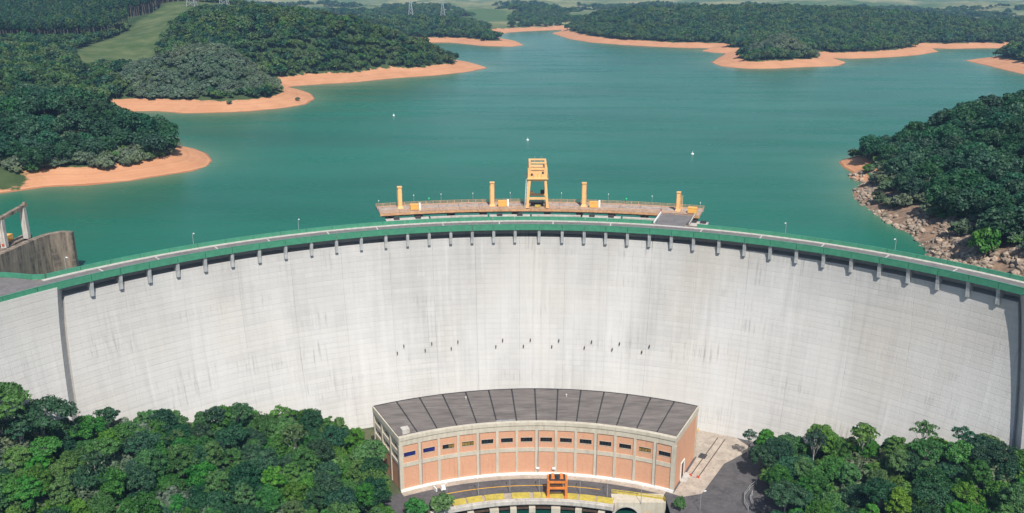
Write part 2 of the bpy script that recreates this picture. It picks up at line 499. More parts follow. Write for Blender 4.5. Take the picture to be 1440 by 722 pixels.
# ------------------------------------------------------------------ reservoir outline and terrain heights
SHORE = [(-150, 262), (-230, 250), (-330, 290), (-350, 380), (-300, 420),
 (-260.7, 435.0), (-253.3, 441.5), (-244.7, 449.8), (-225.8, 453.2), (-207.6, 463.8), (-194.0, 478.6), (-182.3, 490.4), (-179.0, 504.7), (-181.4, 522.2), (-190.9, 543.2), (-204.6, 560.7), (-220.9, 573.8),
 (-290, 620), (-350, 690), (-330, 738), (-300, 740),
 (-285.1, 733.6), (-273.1, 725.1), (-248.1, 729.3), (-221.0, 737.9), (-196.7, 760.3), (-183.6, 784.0), (-184.2, 825.0), (-196.9, 864.4), (-217.3, 901.2), (-231.3, 914.2),
 (-230.8, 927.5), (-205.4, 948.2), (-171.0, 969.8), (-130.1, 1016.0), (-83.9, 1049.3), (-52.4, 1093.9), (-31.0, 1142.4), (-42.5, 1184.3), (-58.7, 1229.4),
 (-150, 1350), (-300, 1500), (-250, 1650),
 (-119.0, 1670.6), (-49.8, 1570.5), (0.0, 1551.9), (21.4, 1589.5), (6.8, 1714.2), (-21.1, 1784.0), (-30.2, 1913.7), (-8.0, 2031.6), (41.3, 2096.1), (92.3, 2129.8), (119.4, 2164.7),
 (112, 2080), (86.8, 2000.8), (112.8, 1784.0), (145.4, 1670.6), (191.1, 1609.1), (245.9, 1551.9), (300.4, 1515.9), (336.4, 1515.9), (304.6, 1448.6), (322.8, 1401.9), (336.1, 1401.9), (274.1, 1229.4), (273.6, 1163.0), (298.2, 1132.4), (334.4, 1132.4), (377.0, 1152.6), (430.4, 1173.6), (460.1, 1229.4), (466.5, 1303.5), (492.7, 1290.6), (554.8, 1316.7), (615.0, 1358.0), (682.2, 1432.7), (708.9, 1515.9), (736.6, 1498.5), (805.0, 1515.9),
 (1000, 1490), (1050, 1390), (800, 1340), (639.4, 1265.4), (627.8, 1184.3), (619.0, 1132.4), (609.0, 1057.9),
 (640, 950), (800, 850), (900, 720), (700, 620), (420, 600), (300, 570),
 (221.2, 536.0), (207.5, 531.3), (196.1, 517.7), (192.8, 502.6), (193.0, 486.4), (186.0, 473.0), (188.3, 458.5), (172.0, 430.2), (169.4, 405.1), (168.9, 371.5), (169.8, 352.2), (163.9, 325.1), (161.2, 309.1), (166, 262), (120, 220), (0, 250), (-100, 220)]
SH = np.array(SHORE, float)

def shore_dist(P):
    """signed distance to the water line, positive on land"""
    best = np.full(len(P), 1e9)
    inside = np.zeros(len(P), bool)
    n = len(SH)
    for i in range(n):
        a, b = SH[i], SH[(i + 1) % n]
        ab = b - a
        t = np.clip(((P - a) @ ab) / (ab @ ab), 0, 1)
        d = np.hypot(*(P - a - t[:, None] * ab).T)
        best = np.minimum(best, d)
        cond = (a[1] > P[:, 1]) != (b[1] > P[:, 1])
        with np.errstate(divide='ignore', invalid='ignore'):
            xi = (b[0] - a[0]) * (P[:, 1] - a[1]) / (b[1] - a[1]) + a[0]
        inside ^= cond & (P[:, 0] < xi)
    return np.where(inside, -best, best)

_ph = RNG.uniform(0, 6.28, (40, 3))
def wavy(P, scale, k0=0, octs=4):
    out = np.zeros(len(P)); amp = 1.0; tot = 0
    for o in range(octs):
        for j in range(3):
            th, p1, _ = _ph[(k0 + o * 3 + j) % 40]
            f = 2 * math.pi / scale * (1.9 ** o) * (1 + 0.2 * j)
            out += amp * np.sin((P[:, 0] * math.cos(th) + P[:, 1] * math.sin(th)) * f + p1) / 3
        tot += amp; amp *= 0.55
    return out / tot

HILLS = [(-290, 1085, 47, 100, 95), (-150, 1085, 15, 70, 60), (-440, 1320, 44, 110, 150), (-590, 885, 33, 110, 120), (-390, 690, 12, 90, 90),
         (-262, 545, 21, 48, 45), (-278, 836, 30, 48, 42), (-780, 1480, 60, 260, 220),
         (260, 1960, 24, 150, 130), (500, 1900, 25, 150, 140), (740, 1950, 24, 150, 130),
         (380, 1270, 22, 55, 50), (800, 1190, 30, 110, 100), (322, 440, 27, 80, 95), (-60, 1950, 10, 140, 120), (-250, 1800, 14, 150, 120),
         (1100, 1700, 12, 200, 160), (420, 1720, 12, 60, 70), (250, 1800, 8, 60, 60), (620, 1700, 14, 70, 80), (760, 1760, 10, 60, 70), (-60, 2600, 18, 200, 110), (-420, 2500, 16, 200, 120)]
def bank_width(P):
    return np.clip(21 + (P[:, 1] - 470) * 0.022, 14, 36) + 6 * wavy(P, 70, 2, 3)

def height(P, d=None):
    if d is None: d = shore_dist(P)
    bw = bank_width(P)
    z = np.where(d < 0, WATER_Z + np.maximum(d * 0.22, -12), WATER_Z + 7.0 * np.minimum(d / bw, 1) ** 0.85)
    inland = np.maximum(d - bw, 0)
    z = z + 6 * (1 - np.exp(-inland / 60))
    h = np.zeros(len(P))
    for (x, y, a, sx, sy) in HILLS:
        h += a * np.exp(-((P[:, 0] - x) ** 2) / (2 * sx * sx) - ((P[:, 1] - y) ** 2) / (2 * sy * sy))
    h *= smoothstep(d, 0.7 * bw, 0.7 * bw + 42 + 0.02 * P[:, 1])
    z = z + h
    far = smoothstep(P[:, 1], 2300, 3600)
    z = z + smoothstep(d, 20, 200) * (1.5 + 3 * smoothstep(P[:, 1], 500, 1500)) * wavy(P, 160, 3)
    z = z + far * (18 + 34 * wavy(P, 1000, 11, 4) + 12 * wavy(P, 300, 20, 3))
    z = z + smoothstep(P[:, 1], 4800, 9000) * (95 + 70 * wavy(P, 3000, 5, 3))
    # right abutment by the dam rises to the crest road; left one likewise
    ab = np.exp(-(((P[:, 0] - 215) / 45) ** 2 + ((P[:, 1] - 285) / 40) ** 2))
    z = z + ab * 11 * smoothstep(d, 3, 30)
    return z

GRASS = np.array([(-385, 880), (-425, 960), (-436, 1060), (-450, 1180), (-446, 1290), (-415, 1360)], float)
GRASS_W = np.array([40, 42, 36, 38, 48, 58], float)
def grass_mask(P):
    m = np.zeros(len(P))
    for i in range(len(GRASS) - 1):
        a, b = GRASS[i], GRASS[i + 1]; ab = b - a
        t = np.clip(((P - a) @ ab) / (ab @ ab), 0, 1)
        d = np.hypot(*(P - a - t[:, None] * ab).T)
        m = np.maximum(m, 1 - smoothstep(d, (GRASS_W[i] + t * (GRASS_W[i + 1] - GRASS_W[i])) * 0.85, GRASS_W[i] * 1.1))
    return m

def terrain():
    na = 420
    radii = [203.9]
    while radii[-1] < 11000: radii.append(radii[-1] + max(2.6, radii[-1] * 0.0105 if radii[-1] > 320 else 0))
    radii = np.array(radii)
    ang = np.radians(np.linspace(-78, 78, na))
    rr, aa = np.meshgrid(radii, ang, indexing='ij')
    P = np.c_[(DCX + rr * np.sin(aa)).ravel(), (DCY + rr * np.cos(aa)).ravel()]
    d = shore_dist(P)
    z = height(P, d)
    nr = len(radii)
    idx = np.arange(nr * na).reshape(nr, na)
    q = np.stack([idx[:-1, :-1], idx[:-1, 1:], idx[1:, 1:], idx[1:, :-1]], -1).reshape(-1, 4)
    me = bpy.data.meshes.new('hills')
    me.from_pydata(np.c_[P, z].tolist(), [], q[:, ::-1].tolist())
    bw = bank_width(P)
    soil = 1 - smoothstep(d, bw * 0.75, bw * 1.15)
    soil[d < 0] = 1
    # a strip of grass along the near tongue on the left
    tong = np.exp(-(((P[:, 0] + 268) / 22) ** 2 + ((P[:, 1] - 446) / 14) ** 2))
    soil *= 1 - 0.8 * tong
    g = np.maximum(grass_mask(P), 0.3 * (1 - smoothstep(d, bw * 1.0, bw * 1.5)))
    field = smoothstep(P[:, 1] + 120 * wavy(P, 500, 8, 3), 1950, 2300)
    # bare cuttings among the far woods
    for (x, y, s) in ((-270, 2050, 40), (900, 2050, 45)):
        soil = np.maximum(soil, np.exp(-(((P[:, 0] - x) / s) ** 2 + ((P[:, 1] - y) / (s * 0.7)) ** 2)))
    at = me.color_attributes.new('cover', 'FLOAT_COLOR', 'POINT')
    at.data.foreach_set('color', np.c_[soil, g, field, np.exp(-(((P[:, 0] - 188) / 45) ** 2 + ((P[:, 1] - 350) / 90) ** 4))].astype(np.float32).ravel())
    for p in me.polygons: p.use_smooth = True
    me.materials.append(MATS['terrain'])
    o = bpy.data.objects.new('hills', me); COL.objects.link(o)
    tag(o, 'wooded hills with bare red earth banks round the reservoir', kind='structure')
terrain()

def reservoir():
    na, radii = 300, [204.2]
    while radii[-1] < 2300: radii.append(radii[-1] + max(4, radii[-1] * 0.014))
    radii = np.array(radii); nr = len(radii)
    ang = np.radians(np.linspace(-70, 70, na))
    rr, aa = np.meshgrid(radii, ang, indexing='ij')
    P = np.c_[(DCX + rr * np.sin(aa)).ravel(), (DCY + rr * np.cos(aa)).ravel()]
    d = shore_dist(P)
    idx = np.arange(nr * na).reshape(nr, na)
    q = np.stack([idx[:-1, :-1], idx[:-1, 1:], idx[1:, 1:], idx[1:, :-1]], -1).reshape(-1, 4)
    me = bpy.data.meshes.new('reservoir')
    me.from_pydata(np.c_[P, np.full(len(P), WATER_Z)].tolist(), [], q[:, ::-1].tolist())
    damside = np.hypot(P[:, 0] - DCX, P[:, 1] - DCY)
    sh = np.exp(-np.abs(d) / (5 + 0.012 * P[:, 1])) * smoothstep(damside, 240, 300)
    at = me.attributes.new('shallow', 'FLOAT', 'POINT')
    at.data.foreach_set('value', (0.45 * sh).astype(np.float32))
    me.materials.append(MATS['reservoir_water'])
    o = bpy.data.objects.new('reservoir', me); COL.objects.link(o)
    tag(o, 'calm teal green reservoir water behind the dam', kind='structure')
reservoir()

# ------------------------------------------------------------------ downstream valley
def valley_h(x, y):
    """scalar ground height below the dam"""
    l = max(0.0, -x - 58); r = max(0.0, x - 92)
    z = YARD - 0.12 + 0.40 * l * (l / (l + 18)) + 0.45 * r * (r / (r + 20))
    rp = math.hypot(x - PCX, y - PCY); a = math.degrees(math.atan2(x - PCX, y - PCY))
    if rp < 86 and -27 < a < 38 and -24 < x < 52: z = -92
    elif 30 < x < 52 and y < 259: z = -92
    elif y < 250 and -24 < x < 52: z = -92
    return z

def valley():
    xs = np.arange(-300, 301, 3.0); ys = np.arange(40, 340, 3.0)
    vid = {}; V = []; F = []
    def vert(i, j):
        if (i, j) not in vid:
            x, y = xs[i], ys[j]
            vid[(i, j)] = len(V)
            z = valley_h(x, y)
            if z > YARD and abs(x) > 60: z += 0.8 * math.sin(x * 0.21 + 1) * math.sin(y * 0.17)
            V.append((x, y, min(z, -1.2)))
        return vid[(i, j)]
    for i in range(len(xs) - 1):
        for j in range(len(ys) - 1):
            if math.hypot(xs[i] + 1.5 - DCX, ys[j] + 1.5 - DCY) > 191: continue
            F.append((vert(i, j), vert(i + 1, j), vert(i + 1, j + 1), vert(i, j + 1)))
    me = bpy.data.meshes.new('valley_ground'); me.from_pydata(V, [], F)
    me.materials.append(MATS['valley_soil'])
    for p in me.polygons: p.use_smooth = True
    o = bpy.data.objects.new('valley_ground', me); COL.objects.link(o)
    tag(o, 'wooded valley ground below the dam', kind='structure')
    m = MB(); m.v = [(-26, 60, -79), (54, 60, -79), (54, 262, -79), (-26, 262, -79)]; m.f = [(0, 1, 2, 3)]
    tag(m.build('tailrace_water', 'tailrace_water'), 'dark green water below the tailrace gates', kind='structure')
valley()

# ------------------------------------------------------------------ the dam
CORBELS = [-47.4, -44.6, -41.75, -38.9, -36.05, -33.2, -30.3, -27.45, -24.6, -21.8, -19.0, -16.2, -13.7, -11.2, -8.7, -6.2, -3.7, -1.2, 1.6, 4.3, 6.85, 9.35, 11.85, 14.35, 16.85, 19.35, 22.2, 25.0, 27.8, 30.6, 33.45, 36.3, 39.15, 42.0, 44.85, 47.7, 50.45]
A_L, A_R = -49.7, 51.8
RF = 194.9                      # face radius at the crest
def face_r(z):
    t = max(0.0, (-z - 4) / 75.0)
    return RF - 17.5 * t ** 1.7
def lean(a, z):                 # joints near the abutments lean outwards as they go down
    return a + (a / 50.0) ** 5 * (-z / 38.0) * (1.15 if a < 0 else 1.9)

dam = thing('arch_dam', (DCX, DCY + 190, -78), 'curved pale concrete arch dam with green parapets along its crest', 'dam')
def dam_block(a0, a1, name='concrete_block', rin=0.0, zlow=-84):
    m = MB()
    zs = [-1.0, -4, -8, -12, -18, -24, -30, -36, -42, -48, -54, -60, -66, -72, -78, zlow]
    n = max(3, int((a1 - a0) / 0.9))
    e = 0.035
    cols = [(0, 0.1), (e, 0)] + [(e + (1 - 2 * e) * i / n, 0) for i in range(1, n)] + [(1 - e, 0), (1, 0.1)]
    e_abs = 0.022 / (a1 - a0)
    cols = [((t if 0 < i < len(cols) - 1 else t), q) for i, (t, q) in enumerate(cols)]
    cols[1] = (e_abs, 0); cols[-2] = (1 - e_abs, 0)
    if rin:                       # abutment blocks end in a splayed side wall
        sp_ = 0.95 / (a1 - a0)
        if a0 < 0: cols[-2] = (1 - sp_, 0); cols[-1] = (1, rin + 1.5)
        else: cols[1] = (sp_, 0); cols[0] = (0, rin + 1.5)
    nc = len(cols)
    if not rin: zs = [-1.0, -5.2, -5.201] + zs[2:]
    for i, z in enumerate(zs):
        back = 5.2 if (not rin and i < 2) else 0.0        # the crest is thinner than the face below it
        for t, q in cols:
            a = a0 + (a1 - a0) * t
            if rin and a0 < 0 and t == 1: a -= 0
            m.v.append(pol(face_r(z) - rin + q + back, R_(lean(a, z)), z))
        for t in (1, 0):
            a = a0 + (a1 - a0) * t
            m.v.append(pol(203.6, R_(lean(a, z)), z))
    w = nc + 2
    for i in range(len(zs) - 1):
        for k in range(w):
            k2 = (k + 1) % w
            m.f.append((i * w + k, i * w + k2, (i + 1) * w + k2, (i + 1) * w + k))
    m.f.append(tuple(range(w)))
    return m.build(name, 'dam_concrete', dam)

joints = [A_L] + [(CORBELS[i] + CORBELS[i + 1]) / 2 - 0.9 for i in range(1, 35, 2)] + [A_R]
for a0, a1 in zip(joints, joints[1:]):
    dam_block(a0, a1)
dam_block(-66, A_L, 'abutment_block', 2.6)
dam_block(A_R, 67, 'abutment_block', 2.8)

# crest slab, parapet panels, corbels
R_DN, R_UP = 192.6, 200.6        # outer faces of the road
m = MB(); m.arc(R_DN + 0.35, 203.5, -0.95, -0.06, -66, 67, 130); m.build('crest_slab', 'weathered_shade_concrete', dam)  # dark slab colour deepens the shade under the overhang
edges = [-66, -62.5, -59, -55.5, -52.4] + CORBELS + [53.4, 56.2, 59, 62, 67]
edges = sorted(edges)
for a0, a1 in zip(edges, edges[1:]):
    g = 0.02
    m = MB(); m.arc(R_DN - 0.05, R_DN + 0.34, -1.75, 0.5, a0 + g, a1 - g, 3); m.build('parapet_panel', 'green_paint', dam)
    m = MB(); m.arc(R_DN - 0.1, R_DN + 0.42, 0.503, 0.62, a0 + g, a1 - g, 3); m.build('parapet_coping', 'green_paint', dam)
    if a1 < -50.5: continue
    if 13.9 < (a0 + a1) / 2 < 18.5: continue       # gap for the bridge to the intake platform
    m = MB(); m.arc(R_UP, R_UP + 0.5, -0.05, 1.55, max(a0, -50.5) + g, a1 - g, 3); m.build('parapet_panel', 'green_paint', dam)
# left parapet leaves the arc and runs level into the junction
jp = [pol(R_UP + 0.25, R_(-50.6), 0)[:2], (-154.0, 266.0), (-162, 268.0), (-176, 269.5), (-200, 270.0)]
for p, q in zip(jp, jp[1:]):
    m = MB(); m.beam((*p, 0.75), (*q, 0.75), 0.5, 1.6); m.build('parapet_panel', 'green_paint', dam)
for a in CORBELS:
    m = MB()
    ar = R_(a); t = (math.cos(ar), -math.sin(ar))
    def q(r, z, s):
        x, y, _ = pol(r, ar, z); return (x + t[0] * s * 0.55, y + t[1] * s * 0.55, z)
    prof = [(R_DN + 0.5, -1.0), (R_DN + 0.5, -2.6), (RF - 1.25, -5.2), (RF - 1.15, -7.2), (RF + 0.6, -7.5), (RF + 2.6, -1.0)]
    n = len(prof)
    m.v = [q(r, z, -1) for r, z in prof] + [q(r, z, 1) for r, z in prof]
    m.f = [tuple(range(n)), tuple(range(n, 2 * n))] + [(i, (i + 1) % n, n + (i + 1) % n, n + i) for i in range(n)]
    m.build('corbel', 'corbel_concrete', dam)

# small drain spouts half way down
SPOUTS = [(555, 500), (565, 490), (595, 492), (604, 483), (633, 485), (644, 480), (697, 482), (707, 475), (736, 480), (747, 475), (777, 480), (788, 476), (823, 482), (834, 478), (863, 486), (874, 482), (903, 491), (915, 487)]
for k in range(9):
    a0 = [-15.7, -12.3, -9.1, -3.6, -0.2, 3.3, 7.3, 10.7, 14.3][k]
    for da, z in ((0, -49.2), (0.85, -46.8)):
        r = face_r(z)
        m = MB(); m.box(pol(r - 0.35, R_(a0 + da), z), (0.34, 0.9, 0.9), R_(a0 + da)); m.build('drain_spout', 'rail_steel', dam)

# crest road
m = MB(); m.arc(R_DN + 0.36, R_UP - 1.75, -0.055, 0.0, -66, 67, 133)
road = tag(m.build('crest_road', 'crest_asphalt', loc=(DCX, DCY + 197, 0)), 'narrow asphalt road along the dam crest', kind='structure')
m = MB(); m.arc(R_UP - 1.72, R_UP - 0.02, -0.055, 0.14, -51, 67, 118); m.build('walkway', 'pale_concrete', road)
m = MB(); m.arc(R_DN + 0.37, R_DN + 0.75, 0.004, 0.16, -66, 67, 133); m.build('kerb', 'rust_rail', road)
for a in [-46, -40.5, -34.5, -29, -22.5, -17, -9.5, -3, 3.2, 9.8, 20, 26.5, 33, 39.5, 46]:
    m = MB(); m.arc(R_DN + 0.8, R_UP - 1.8, 0.004, 0.03, a - 0.07, a + 0.07, 1); m.build('expansion_joint', 'pale_concrete', road)
m = MB(); m.prism([pol(R_UP - 1.7, R_(-51), 0)[:2], (-154.2, 265.6), (-162, 267.6), (-200, 269.6), (-215, 200), pol(R_DN + 1, R_(-66), 0)[:2], pol(196, R_(-62), 0)[:2], pol(196.5, R_(-56), 0)[:2]][::-1], -0.9, -0.03)
m.build('road_junction', 'crest_asphalt', road)

# bridge to the intake platform
br = thing('access_bridge', (64, 337, -1), 'short concrete access bridge from crest road to intake platform', 'bridge')
m = MB(); m.prism([(55.6, 329.3), (66.0, 326.8), (75.2, 349.2), (61.6, 352.0)], -1.0, 0.06); m.build('bridge_deck', 'crest_asphalt', br)
m = MB(); m.beam((56.2, 334.6, 0.45), (61.9, 351.6, 0.45), 0.4, 0.8); m.build('side_wall', 'white_paint', br)
m = MB(); m.beam((69.6, 332.0, 0.35), (75.4, 349.0, 0.35), 0.35, 0.7); m.build('side_wall', 'pale_concrete', br)
m = MB(); m.box((61.7, 351.0, 0.86), (0.5, 0.5, 0.9)); m.build('marker', 'red_mark', br)

# lamps along the crest
def lamp(x, y, z, h, a, label, group='lamps along the dam crest'):
    t = thing('street_lamp', (x, y, z), label, 'street lamp', group)
    dx, dy = math.sin(a), math.cos(a)
    MB().tube([(x, y, z), (x, y, z + h * 0.55), (x, y, z + h)], [0.12, 0.1, 0.08], 6).build('pole', 'galvanised', t)
    MB().tube([(x, y, z + h - 0.1), (x + dx * 0.7, y + dy * 0.7, z + h + 0.25), (x + dx * 1.5, y + dy * 1.5, z + h + 0.3)], [0.07, 0.06, 0.05], 6).build('arm', 'galvanised', t)
    MB().box((x + dx * 1.7, y + dy * 1.7, z + h + 0.22), (0.4, 0.9, 0.2), a, (0.7, 0.8)).build('lamp_head', 'white_paint', t)
    return t
for a, lab in ((-48.6, 'slim grey lamp on the dam crest nearest the dark pier wall'), (-36.4, 'slim grey lamp on the left crest, second from the pier wall'), (-25.4, 'slim grey lamp on the left crest, nearest the intake platform'), (28.8, 'slim grey lamp on the right crest nearest the access bridge'), (39.8, 'slim grey lamp on the right crest before the rocky bank')):
    x, y, _ = pol(R_UP + 0.8, R_(a), 0)
    lamp(x, y, 0.0, 5.5, R_(a + 180), lab)

# ------------------------------------------------------------------ intake platform
plat = thing('intake_platform', (10, 361, -12), 'long curved intake platform standing in the water behind the crest', 'platform')
PA0, PA1, PR0, PR1 = -15.8, 19.0, 219.2, 232.5
na = 16
for i in range(na):
    a0 = PA0 + (PA1 - PA0) * i / na; a1 = PA0 + (PA1 - PA0) * (i + 1) / na
    for j in range(3):
        r0 = PR0 + (PR1 - PR0) * j / 3; r1 = PR0 + (PR1 - PR0) * (j + 1) / 3
        m = MB(); m.arc(r0 + 0.05, r1 - 0.05, -0.5 + random.uniform(-.02, .02), 0 + random.uniform(-.03, .03), a0 + 0.015, a1 - 0.015, 2); m.build('deck_slab', 'deck_planks', plat)
m = MB(); m.arc(PR0 - 0.35, PR0, -0.85, 0.12, PA0, PA1, 40); m.build('edge_beam', 'rust_rail', plat)
m = MB(); m.arc(PR1, PR1 + 0.3, -1.3, 0.12, PA0, PA1, 40); m.build('edge_beam', 'rust_rail', plat)
for r in (PR0 + 4.2, PR0 + 11.5):
    m = MB(); m.arc(r, r + 0.22, 0.035, 0.2, PA0 + 0.4, PA1 - 0.4, 40); m.build('crane_rail', 'rust_rail', plat)
m = MB(); m.arc(PR0 + 0.6, PR1 - 0.6, -1.6, -0.6, PA0 + 0.2, PA1 - 0.2, 30); m.build('under_slab', 'weathered_shade_concrete', plat)
for a in (-14.6, -11.5, -8, -4.5, -1, 2.5, 6, 9.5, 13, 16, 18.2):
    m = MB(); m.arc(PR0 + 1.5, PR1 - 2, -22, -1.6, a - 0.35, a + 0.35, 2); m.build('pier', 'weathered_shade_concrete', plat)
for r in (PR0 - 0.18, PR1 + 0.15):
    m = MB(); nseg = 70
    for z in (0.6, 1.15):
        m.arc(r - 0.07, r + 0.07, z - 0.07, z + 0.07, PA0, PA1, nseg)
    m.build('handrail', 'rust_rail', plat)
    n = 46
    for i in range(n + 1):
        a = R_(PA0 + (PA1 - PA0) * i / n)
        if r < 220 and 15.6 < math.degrees(a) < 18.4: continue
        m = MB(); m.box(pol(r, a, 0.0), (0.2, 0.16, 1.3), a); m.build('railing_post', 'rust_rail', plat)
for a in (PA0, PA1):
    m = MB()
    for z in (0.6, 1.15): m.beam(pol(PR0, R_(a), z), pol(PR1, R_(a), z), 0.08)
    m.build('handrail', 'rust_rail', plat)
# concrete heads of the intake shafts in front of the deck
for a0, a1 in ((-15.3, -10.6), (-3.9, 0.6), (6.4, 10.6), (18.0, 20.0)):
    m = MB(); m.arc(210.5, 218.4, -18, -2.0, a0, a1, 6); m.arc(210.2, 210.5, -3.0, -2.2, a0 - 0.1, a1 + 0.1, 6)
    m.build('shaft_head', 'pale_concrete', plat)
    for k in (0.25, 0.75):
        m = MB(); am = a0 + (a1 - a0) * k; m.arc(215.4, 218.0, -1.99, -1.35, am - 0.3, am + 0.3, 2); m.build('hatch', 'dark_steel', plat)
for a0, a1 in ((-10.4, -4.1), (0.8, 6.2), (10.8, 15)):
    m = MB(); m.arc(216.6, 218.3, -2.6, -2.0, a0, a1, 8); m.build('ledge', 'pale_concrete', plat)

def hoist(a, r, h, w, label, ladder=False):
    t = thing('hoist_tower', pol(r, R_(a), 0), label, 'tower', 'hoist towers on the intake platform')
    ar = R_(a); x, y, z = pol(r, ar, 0.04)
    MB().box((x, y, z), (w * 1.7, w * 1.7, 0.9), ar, (0.8, 0.8)).build('base', 'crane_yellow', t)
    MB().box((x, y, z + 0.9), (w, w, h - 0.9), ar).build('mast', 'crane_yellow', t)
    for s in (-1, 1):
        MB().beam((x + s * w * 0.62, y - 0.2, z + 0.5), (x + s * w * 0.62, y - 0.2, z + h - 0.1), 0.22).build('guide_rail', 'rust_rail', t)
        MB().box((x + s * w * 0.55, y - 0.2, z + h - 1.2), (0.25, 0.4, 0.3)).build('clamp', 'rust_rail', t)
    MB().box((x, y, z + h), (w * 1.35, w * 1.35, 0.35), ar).build('cap', 'crane_yellow', t)
    if ladder:
        m = MB()
        for s in (1.0, 1.7): m.beam((x + s, y - 0.3, z), (x + s, y - 0.3, z + h - 1), 0.1)
        for k in range(12): m.beam((x + 1.0, y - 0.3, z + 0.5 + k * 0.5), (x + 1.7, y - 0.3, z + 0.5 + k * 0.5), 0.08)
        m.build('ladder', 'crane_yellow', t)
hoist(-13.4, 227, 9.0, 1.5, 'yellow hoist tower at the left end of the intake platform')
hoist(-3.5, 225.5, 10.0, 1.5, 'yellow hoist tower just left of the gantry crane')
hoist(6.45, 225.5, 10.0, 1.5, 'yellow hoist tower just right of the gantry crane')
hoist(16.5, 225.5, 7.8, 1.3, 'short yellow hoist tower with ladder near the access bridge', True)
def power_box(a, r, w, label, white=True):
    t = thing('hydraulic_unit', pol(r, R_(a), 0), label, 'machine', 'yellow hydraulic units on the platform')
    ar = R_(a); x, y, z = pol(r, ar, 0.04)
    MB().box((x, y, z + 0.25), (w, 2.6, 2.1), ar).build('cabinet', 'box_yellow', t)
    MB().box((x, y, z), (w * 0.9, 2.3, 0.25), ar).build('skid', 'dark_steel', t)
    MB().box((x, y, z + 2.35), (w * 1.04, 2.75, 0.15), ar).build('lid', 'box_yellow', t)
    if white: MB().box((x + w / 2 + 0.55, y + 0.2, z), (0.8, 1.2, 3.0), ar).build('control_cubicle', 'white_paint', t)
power_box(-12.0, 222.5, 3.4, 'yellow box unit beside the leftmost hoist tower')
power_box(-2.4, 224, 3.6, 'yellow box unit between left tower and gantry crane')
power_box(7.55, 224, 3.6, 'yellow box unit right of the tower beyond the gantry crane')
power_box(18.1, 223, 3.6, 'yellow box unit at the far right end of the platform', False)
for a, r, lab in ((-10.2, PR1 - 0.6, 'small green signal lamp on the left back railing'), (10.9, PR1 - 0.6, 'small green signal lamp on the right back railing')):
    x, y, z = pol(r, R_(a), 0.03)
    t = thing('signal_lamp', (x, y, z), lab, 'lamp')
    MB().tube([(x, y, z), (x, y, z + 2.0)], [0.07, 0.07], 6).build('post', 'galvanised', t)
    MB().tube([(x, y, z + 2.0), (x, y, z + 2.25), (x, y, z + 2.6), (x, y, z + 2.8)], [0.3, 0.42, 0.42, 0.2], 8).build('lens', 'green_lamp', t)
for i, (a, r) in enumerate(((-15.7, 226), (-11.8, PR1), (-8.9, PR1), (-5.5, PR1), (0.6 - 2.1, PR1), (4.0, PR1), (9.0, PR1), (13.6, PR1), (18.8, 226))):
    x, y, z = pol(r - 0.5, R_(a), 0.0)
    t = thing('platform_lamp', (x, y, z), 'thin grey lamp pole at the rail of the intake platform', 'lamp', 'thin lamp poles on the platform')
    MB().tube([(x, y, z), (x, y, z + 4.0)], [0.07, 0.05], 6).build('pole', 'galvanised', t)
    MB().box((x, y, z + 4.0), (0.35, 0.35, 0.35), 0, (0.7, 0.7)).build('lamp_head', 'white_paint', t)

